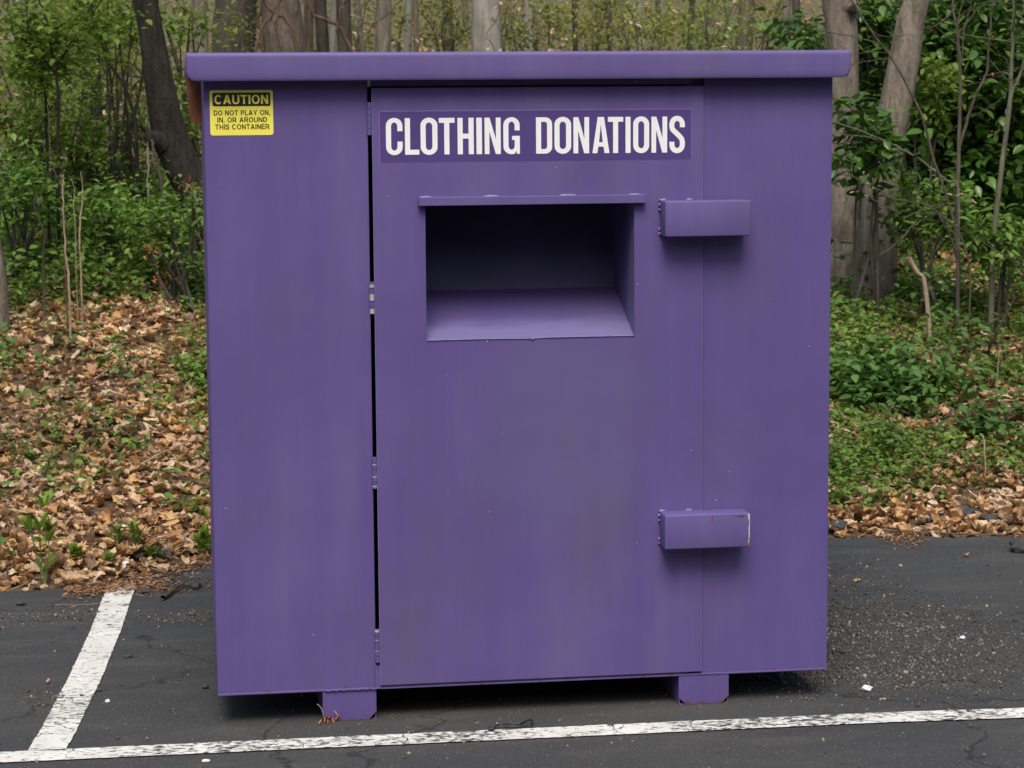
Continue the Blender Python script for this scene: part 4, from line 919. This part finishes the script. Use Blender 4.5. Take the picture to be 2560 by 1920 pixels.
# extra trunks between and behind, smaller, so the wood keeps going
for k in range(16):
    px = [70, 300, 455, 650, 930, 1080, 1165, 1275, 1375, 1480, 1570, 1690, 1780, 1915, 2340, 2430][k]; Y_ = RNG.uniform(24, 40)
    tree([(px+4, 200, 17), (px, 60, 16), (px-3, 0, 15), (px-6, -70, 15)], Y_, 'distant trunk %s' % ['at the far left', 'seen just left of the leaning tree', 'left of the lid corner', 'behind the vine wrapped trunk', 'left of the medium grey trunk', 'right of the slim brown pole', 'just left of the pale beech', 'just right of the pale beech', 'left of the thin dark trunk', 'right of the thin dark trunk', 'left of the thin pale distant trunk', 'left of the thin grey trunk above the lock cover', 'left of the wide hazy trunk', 'between wide hazy trunk and slim pair', 'behind the leaning pale trunk', 'behind the right saplings'][k],
         M['barkgrey' if k % 3 else 'barkbrown'], G, top=13, nl=350, spread=2, nleafsize=.1)

def vine(pts, r, label, Y):
    P_ = [at(a, q, Y) for a, q in pts]; Q = smooth_path(P_, 24, .01); V, F = tube_arr(Q, r, 6)
    tag(link('vine', np_mesh('vine', V, F), M['vine'], smooth=True), label, 'vine', 'bare brown vines over the lid')
vine([(650, 300), (655, 120), (648, 40), (655, -60)], .013, 'straight vine on the left edge of the wrapped trunk', 12.1)
vine([(625, 200), (650, 80), (690, 20), (700, -60)], .011, 'vine slanting right across the wrapped trunk', 12.0)
vine([(760, 300), (740, 110), (712, 50), (660, 10), (640, -60)], .012, 'vine slanting left across the wrapped trunk', 12.0)
vine([(720, 300), (700, 130), (690, 60), (700, 0), (720, -60)], .010, 'wavy vine up the middle of the wrapped trunk', 11.9)
vine([(775, 300), (772, 100), (765, 30), (770, -60)], .009, 'thin vine right of the wrapped trunk', 11.9)
vine([(890, 150), (860, 90), (840, 60), (800, 45), (775, 25), (760, -40)], .014, 'thick bent vine crossing the dark straight trunk', 11.8)
vine([(840, 80), (855, 20), (870, -30)], .009, 'thin dark vine curving up by the dark straight trunk', 11.7)

# ------------------------------------------------------------------ saplings: stems drawn as paths with twigs
def sapling(name, stems, Y, label, mat, leaves_n=0, leafmat='shrub', size=.05, spread=.12, cat='sapling', group=None, kind='oval', lo=.3, twigs=0, foot=True):
    T_, pos = [], []
    first = None
    for (pts, r) in stems:
        P_ = np.array([at(a, q, Y+dy) for a, q, dy in [(p_+(0,))[:3] for p_ in pts]])
        if foot and first is None:
            g0 = height(P_[0][0], P_[0][1])
            if P_[0][2] > g0: P_ = np.vstack([[P_[0][0], P_[0][1], g0-.03], P_])
        if first is None: first = P_[0]
        n = 26; Q = smooth_path(P_, n, .0035); T_.append(tube_arr(Q, np.linspace(r, r*.45, n), 7, .04))
        if leaves_n or twigs:
            for _ in range(twigs):
                c_ = Q[RNG.integers(int(n*lo), n)]; e = c_+RNG.normal(0, spread, 3)+np.array([0, 0, spread*.4]); W_ = smooth_path([c_, (c_+e)/2+RNG.normal(0, .015, 3), e], 6); T_.append(tube_arr(W_, np.linspace(r*.3, .0015, 6), 4))
                k = leaves_n//max(1, twigs*len(stems)); pos.append(W_[RNG.integers(2, 6, k)]+RNG.normal(0, spread*.22, (k, 3)))
    r_ = empty(name, tuple(float(v) for v in first)); tag(r_, label, cat, group)
    V, F = join_arr(T_); link('stems', np_mesh('stems', V, F), mat, r_, smooth=True)
    if pos and leaves_n:
        pos = np.concatenate(pos); V, F = leaves(pos, RNG.uniform(.65, 1.25, len(pos))*size, kind, (-.8, .5), (-.6, .6)); link('foliage', np_mesh('foliage', V, F), M[leafmat], r_)
    return r_
SG = 'young saplings at the wood edge'
sapling('sapling', [([(2394, 760), (2395, 640), (2392, 500), (2398, 360), (2401, 230), (2398, 150), (2388, 60), (2378, -30)], .0135), ([(2398, 370), (2418, 300), (2438, 240, -.02), (2452, 215, -.03), (2466, 180), (2470, 130), (2480, 40), (2486, -30)], .0085), ([(2401, 140), (2393, 70), (2407, 0), (2412, -30)], .005), ([(2404, 150), (2410, 80), (2425, 20), (2440, -30)], .004), ([(2466, 190), (2505, 180), (2560, 165)], .003)], 4.7,
        'slim straight sapling forking halfway up right of the pale trunk', M['twig'], 30, 'redleaf', .02, .16, group=SG, twigs=3, lo=.6)
sapling('sapling', [([(2478, 760), (2484, 600), (2500, 460), (2513, 340), (2526, 240), (2531, 150), (2532, 60), (2534, -30)], .0165), ([(2512, 330), (2528, 240), (2545, 200), (2562, 150), (2575, 100)], .010)], 4.6,
        'thicker greenish sapling second from the right edge', M['twiggreen'], 30, 'redleaf', .02, .2, group=SG, twigs=3, lo=.6)
sapling('sapling', [([(2395, 660), (2385, 560), (2362, 480), (2335, 400), (2318, 330), (2297, 270), (2270, 215), (2232, 150), (2200, 110), (2160, 50), (2122, -10)], .0085), ([(2200, 112), (2160, 98), (2100, 85), (2040, 76), (1985, 62), (1950, 48)], .0038), ([(2222, 132), (2170, 130), (2120, 140)], .002), ([(2222, 145), (2190, 150), (2135, 162)], .002)], 4.5,
        'dark sapling arching left across the pale trunk', M['twig'], 14, 'redleaf', .02, .1, group=SG, twigs=2, lo=.85)
sapling('sapling', [([(2396, 490), (2370, 455), (2310, 408), (2260, 375), (2215, 355), (2150, 328), (2085, 306)], .0075), ([(2240, 366), (2180, 345), (2100, 335)], .004)], 4.65,
        'bare branch reaching left below the glossy shrub', M['twiggreen'], 0, group=SG, foot=True)
sapling('sapling', [([(2420, 640), (2330, 520), (2240, 500), (2190, 470), (2148, 448), (2095, 432)], .0045), ([(2250, 535), (2170, 490), (2148, 455)], .003), ([(2260, 545), (2330, 515), (2380, 508), (2430, 515)], .003)], 4.3,
        'low budding branch arching toward the bin corner', M['twig'], 24, 'bud', .028, .03, group=SG, twigs=4, lo=.6, kind='long')
sapling('sapling', [([(2560, 690), (2480, 620), (2350, 540), (2345, 530)], .004), ([(2200, 640), (2240, 610), (2290, 560), (2335, 530)], .006), ([(2345, 535), (2370, 580), (2395, 650)], .006)], 4.2,
        'crooked dark branch low in front of the pale trunk foot', M['barkshade'], 0, group=SG)
# left side
sapling('sapling', [([(480, 560), (415, 540), (404, 460), (392, 400), (378, 350)], .0155), ], 6.0, 'dead grey pole leaning against the dark tree', M['barkshade'], 0, group=SG)
sapling('sapling', [([(345, 480), (338, 300), (326, 258), (312, 215), (285, 175), (268, 150), (256, 115), (244, 88), (234, 68), (231, 20), (225, -30)], .013), ([(326, 230), (345, 205), (370, 198)], .006), ([(232, 30), (205, 8), (190, -20)], .006), ([(244, 90), (218, 72), (222, 60)], .005), ([(312, 212), (335, 160), (350, 105)], .003)], 7.0,
        'dark crooked sapling curving left of the leaning tree', M['barkdark'], 260, 'shrub', .052, .16, group=SG, twigs=5, lo=.5)
sapling('sapling', [([(145, 500), (145, 340), (146, 260), (142, 200), (140, 165), (128, 120), (120, 60), (105, 20), (95, -20)], .0105), ([(141, 168), (160, 135), (178, 105)], .006), ([(141, 190), (112, 150), (85, 100), (65, 45)], .006)], 6.2,
        'dark forked sapling in the left leaves', M['barkdark'], 520, 'shrub', .052, .15, group=SG, twigs=9, lo=.3)
sapling('sapling', [([(118, 420), (115, 250), (105, 205), (90, 160), (68, 145), (45, 140)], .009), ([(100, 190), (80, 130), (72, 80), (62, 40)], .005)], 6.4,
        'thin sapling at left with drooping bright leaves', M['barkdark'], 560, 'shrub', .055, .16, group=SG, twigs=9, lo=.2)
sapling('dead_sapling', [([(172, 700), (165, 640), (159, 540), (157, 470), (159, 436)], .0065)], 4.9, 'tall pale dead stem standing in the left undergrowth', M['deadwood'], 0, cat='dead sapling', group='dead saplings in the undergrowth')
sapling('dead_sapling', [([(202, 680), (198, 600), (203, 530), (207, 490), (203, 430)], .005)], 4.95, 'shorter wavy pale dead stem right of the tallest', M['deadwood'], 0, cat='dead sapling', group='dead saplings in the undergrowth')
sapling('dead_sapling', [([(157, 480), (140, 440), (130, 400), (124, 350), (121, 300), (120, 240)], .004)], 5.0, 'thin orange brown bent stem beside the tall pale one', M['vine'], 0, cat='dead sapling', group='dead saplings in the undergrowth')
sapling('dead_sapling', [([(186, 520), (187, 480), (178, 448)], .003)], 5.1, 'short pale twig between the two dead stems', M['deadwood'], 0, cat='dead sapling', group='dead saplings in the undergrowth', foot=True)
sapling('dead_sapling', [([(372, 560), (371, 470), (370, 355)], .006)], 6.3, 'whitish dead stem left of the leaning tree foot', M['barkpale'], 0, cat='dead sapling', group='dead saplings in the undergrowth')
sapling('dead_sapling', [([(108, 640), (112, 590), (88, 530), (86, 500), (95, 485)], .006)], 5.2, 'dark dead stem bending left at far left', M['barkshade'], 0, cat='dead sapling', group='dead saplings in the undergrowth')
for (px, py, lab) in ((480, 460, 'red winged seed spray beside the bin edge'), (380, 620, 'red seed spray in the left undergrowth'), (405, 705, 'small red leaf spray above the left litter')):
    p = at(px, py, 4.6 if px < 450 else 4.2); pos = p+RNG.normal(0, 1, (26, 3))*np.array([.028, .02, .022]); r_ = empty('red_sprout', tuple(p)); tag(r_, lab, 'sprout')
    V, F = leaves(pos, RNG.uniform(.014, .03, 26), 'long', (-1, 1), (-1, 1)); link('seeds', np_mesh('seeds', V, F), M['redleaf'], r_)
    q = np.array([p[0]+.05, p[1], height(p[0]+.05, p[1])]); V, F = tube_arr(smooth_path([q, (q+p)/2+np.array([.03, 0, 0]), p], 10), .002, 5); link('stem', np_mesh('stem', V, F), M['vine'], r_)

# ------------------------------------------------------------------ shrubs
def shrub(name, cx, cy, rx, ry, z0, z1, nleaf, size, mat, label, group, kind='oval', nst=9, clump=.16, gap=.25, stemmat='barkshade', nclump=None):
    """many stems from the foot, leaf clumps round their ends, spread through the volume"""
    g0 = float(height(cx, cy)); base = np.array([cx, cy, g0]); T_, pos = [], []
    ncl = nclump or max(8, int(nleaf/38))
    C_ = []
    while len(C_) < ncl:
        u = RNG.uniform(-1, 1, 3)
        if (u**2).sum() > 1: continue
        c_ = np.array([cx+u[0]*rx, cy+u[1]*ry, (z0+z1)/2+u[2]*(z1-z0)/2])
        if bumpy(c_[0]*1.0, c_[2]*1.0+c_[1]*.6, 5.2) < -gap*2+RNG.uniform(-.5, .15): continue
        C_.append(c_)
    C_ = np.array(C_)
    st = [smooth_path([base+RNG.normal(0, .06, 3)*[1, 1, 0], base*[.5, .5, 0]+c_*[.5, .5, 0]+[0, 0, (g0+c_[2])*.55]+RNG.normal(0, .04, 3), c_], 12) for c_ in C_[:nst]]
    for s_ in st: T_.append(tube_arr(s_, np.linspace(.011, .004, 12), 6))
    allp = np.concatenate(st)
    for c_ in C_[nst:]:
        d = np.linalg.norm(allp-c_, axis=1)+ (allp[:, 2] > c_[2])*.4; b_ = allp[np.argmin(d)]; T_.append(tube_arr(smooth_path([b_, (b_+c_)/2+RNG.normal(0, .03, 3)-[0, 0, .03], c_], 6), np.linspace(.004, .0015, 6), 4))
    k = nleaf//ncl
    for c_ in C_: pos.append(c_+RNG.normal(0, 1, (k, 3))*clump*np.array([.62, .62, .42])*RNG.uniform(.6, 1.1))
    pos = np.concatenate(pos); pos = pos[pos[:, 2] > height(pos[:, 0], pos[:, 1])+.02]
    r_ = empty(name, tuple(base)); tag(r_, label, 'shrub', group)
    V, F = join_arr(T_); link('stems', np_mesh('stems', V, F), M[stemmat], r_, smooth=True)
    V, F = leaves(pos, RNG.uniform(.6, 1.25, len(pos))*size, kind, (-.9, .45), (-.6, .6)); link('foliage', np_mesh('foliage', V, F), M[mat], r_)
EG = 'glossy evergreen shrubs right of the bin'
def px_shrub(px, py, Y, wpx, hpx, depth, **k):
    c_ = at(px, py, Y); m_ = mpp(Y); return dict(cx=c_[0], cy=Y, rx=wpx/2*m_, ry=depth, z0=c_[2]-hpx/2*m_, z1=c_[2]+hpx/2*m_, **k)
shrub('evergreen_shrub', **px_shrub(2470, 270, 6.6, 300, 780, .55, nleaf=6200, size=.075), mat='everg', label='largest dark glossy leaved shrub filling the right photo edge', group=EG, clump=.2)
shrub('evergreen_shrub', **px_shrub(2340, 260, 6.5, 230, 700, .5, nleaf=4300, size=.072), mat='everg', label='glossy leaved shrub directly right of the leaning pale trunk', group=EG, clump=.19)
shrub('evergreen_shrub', **px_shrub(2180, 170, 6.6, 120, 460, .45, nleaf=2200, size=.07), mat='everg', label='dark glossy shrub between the two grey trunks', group=EG, clump=.18)
shrub('evergreen_shrub', **px_shrub(2165, 350, 4.9, 180, 190, .22, nleaf=520, size=.078), mat='everg', label='holly like branch spray in front of the two trunk feet', group=EG, clump=.13, nst=4)
shrub('evergreen_shrub', **px_shrub(2010, 95, 8.0, 90, 130, .3, nleaf=420, size=.07), mat='everg', label='small dark shrub left of the knotted trunk above the lid', group=EG, clump=.14, nst=3)
shrub('evergreen_shrub', **px_shrub(2700, 300, 7.0, 300, 700, .6, nleaf=2600, size=.075), mat='everg', label='outer glossy shrub beyond the right photo edge', group=EG, clump=.2)
shrub('leafy_shrub', **px_shrub(2330, 520, 4.9, 190, 200, .25, nleaf=900, size=.045), mat='cover', label='light green small leaved shrub at the pale trunk foot', group='leafy shrubs on the bank', clump=.12, nst=5)
shrub('leafy_shrub', **px_shrub(2500, 610, 4.7, 180, 160, .25, nleaf=700, size=.055), mat='cover', label='low leafy shrub below the thick greenish sapling', group='leafy shrubs on the bank', clump=.12, nst=5)
shrub('leafy_shrub', **px_shrub(2320, 250, 5.6, 120, 260, .25, nleaf=500, size=.05), mat='shrub', label='airy light green shrub between trunk and forked sapling', group='leafy shrubs on the bank', clump=.12, nst=4)
LG = 'leafy shrubs in the left undergrowth'
for (px, py, Y_, w_, h_, n_, sz, mt, lab) in (
    (60, 330, 7.2, 260, 420, 1500, .046, 'shrub', 'dense green shrub at the far left photo edge'),
    (200, 360, 7.6, 240, 330, 1500, .044, 'shrub', 'dense green shrub behind the tall pale dead stem'),
    (330, 380, 8.0, 220, 320, 1200, .042, 'shrub', 'green shrub just left of the leaning dark tree'),
    (180, 130, 9.5, 340, 320, 1500, .044, 'shrub', 'leafy shrub between the two left saplings, top in the frame'),
    (90, 110, 8.0, 320, 300, 1500, .046, 'shrub', 'high leafy shrub top in the upper left corner'),
    (290, 40, 7.6, 200, 150, 800, .045, 'shrub', 'leafy spray at the top between sapling and leaning tree'),
    (40, 470, 6.0, 200, 200, 800, .05, 'cover', 'low darker shrub at far left behind the litter'),
    (260, 520, 6.2, 240, 180, 1100, .042, 'cover', 'low dark green shrub between dead stems and leaning tree'),
    (440, 560, 5.6, 150, 160, 700, .045, 'cover', 'low bright shrub at the foot of the leaning tree'),
    (490, 300, 8.2, 90, 300, 500, .05, 'shrub', 'light green shrub showing between leaning tree and bin'),
    (460, 70, 9.0, 160, 120, 300, .055, 'shrub', 'thin leafy spray above the left end of the lid'),
    (-170, 350, 7.4, 300, 560, 1800, .055, 'shrub', 'leafy shrub outside the left photo edge'),
    ):
    shrub('leafy_shrub', **px_shrub(px, py, Y_, w_, h_, .4, nleaf=n_, size=sz), mat=mt, label=lab, group=LG, clump=.17, gap=.14)
YG = 'young yellow green saplings deeper in the wood'
for (px, py, Y_, w_, h_, n_, lab) in (
    (2500, 30, 15, 420, 260, 900, 'far green understory behind the big glossy shrub'), (2230, 20, 16, 300, 240, 500, 'far green understory behind the knotted trunk'),
    (700, 60, 17, 300, 200, 500, 'dim green understory far behind the vine wrapped trunk'), (900, 50, 20, 300, 200, 600, 'dim green understory far behind the hinge side'),
    (1250, 60, 22, 380, 220, 800, 'far green understory behind the pale beech'), (1560, 60, 23, 380, 220, 900, 'far green understory behind the end of the lettering'),
    (1850, 60, 22, 380, 220, 700, 'far green understory behind the wide hazy trunk'), (200, 60, 19, 400, 260, 800, 'far green understory behind the upper left leaves'),
    (330, 150, 13, 260, 260, 700, 'yellow green understory behind the leaning tree'), (120, 190, 14, 300, 260, 600, 'yellow green understory behind the left saplings'),
    (1110, 40, 15, 190, 150, 420, 'yellow green sapling left of the pale beech'), (1350, 70, 14, 220, 150, 520, 'yellow green sapling right of the pale beech'),
    (1480, 60, 17, 240, 160, 480, 'yellow green sapling above the middle of the lid'), (1620, 70, 15, 200, 150, 420, 'bright sapling leaves above the word end'),
    (1775, 60, 12, 130, 160, 330, 'fresh green sapling left of the wide hazy trunk'), (1900, 40, 17, 180, 140, 300, 'sparse yellow sapling above the right part of the lid'),
    (990, 60, 17, 140, 130, 150, 'sparse sapling leaves right of the medium grey trunk'), (600, 50, 13, 120, 140, 120, 'few yellow leaves before the widest dim trunk'),
    (2430, 90, 12, 300, 250, 500, 'yellow green understory high behind the right saplings')):
    shrub('young_sapling', **px_shrub(px, py, Y_, w_, h_, .5, nleaf=int(n_*1.9), size=.05), mat='young' if 'fresh' not in lab else 'shrub', label=lab, group=YG, clump=.22, nst=5, stemmat='twig')
# bare thin switches above the lid
BG = 'thin bare switches above the lid'
for k, (pts, r, Yd, lab) in enumerate((
    ([(1370, 300), (1362, 125), (1350, 70), (1330, 20), (1312, -20)], .006, 10, 'pale bare switch leaning left above the lid centre'),
    ([(1420, 200), (1400, 90), (1360, 45), (1320, 10)], .004, 10.5, 'thin pale twig crossing the leaning switch'),
    ([(1568, 300), (1565, 120), (1560, 60), (1545, 0), (1540, -30)], .005, 11, 'thin dark upright switch right of centre'),
    ([(1750, 260), (1752, 130), (1765, 70), (1768, 0), (1766, -30)], .006, 10, 'dark switch left of the fresh green sapling'),
    ([(1760, 150), (1790, 90), (1830, 40), (1860, -10)], .005, 10, 'dark switch slanting right through fresh leaves'),
    ([(1240, 300), (1236, 130), (1215, 90), (1240, 50), (1262, -10)], .008, 10.5, 'dark twisted stem in front of the pale beech'),
    ([(1275, 260), (1262, 120), (1272, 60), (1280, -20)], .005, 10.5, 'thin dark stem right of the twisted one'),
    ([(1160, 140), (1110, 88), (1060, 80), (990, 95)], .004, 11, 'pale horizontal twig before the slender trunks'),
    ([(895, 85), (930, 60), (965, 40), (1000, 0)], .011, 12, 'crooked dark branch by the medium grey trunk'),
    ([(905, 130), (895, 95), (888, 40), (880, -20)], .004, 11, 'thin grey twig behind the crooked branch'),
    ([(1640, 200), (1636, 110), (1625, 50), (1630, -20)], .004, 11, 'thin dark twig with pale buds right of centre'),
    ([(1855, 180), (1820, 110), (1815, 40), (1800, -20)], .004, 11, 'thin twig before the wide hazy trunk'))):
    sapling('switch', [(pts, r)], Yd, lab, M['twig'] if 'pale' not in lab else M['barkgrey'], 14, 'bud', .05, .10, cat='switch', group=BG, twigs=3, kind='oval', lo=.2)

# ------------------------------------------------------------------ unseen tree row added behind the camera to hold back low skylight
n = 30000; cxs = np.repeat(np.linspace(-26, 26, 14)+RNG.normal(0, 1, 14), n//14); n = len(cxs)
u = RNG.normal(0, 1, (n, 3)); u /= np.linalg.norm(u, axis=1)[:, None]; u *= RNG.uniform(.5, 1, n)[:, None]
pos = np.stack([cxs+u[:, 0]*3.2, -19+u[:, 1]*2.5+np.sin(cxs)*1.5, 5.2+u[:, 2]*4.6+np.sin(cxs*2.1)*.8], -1)
V, F = leaves(pos, RNG.uniform(.35, .7, n), 'small', (-.9, .6), (-.6, .6)); fl = np_mesh('added_tree_row', V, F)
tag(link('added_tree_row', fl, M['shrub']), 'unseen leafy tree row added behind the camera to block low skylight', 'wood', kind='stuff')
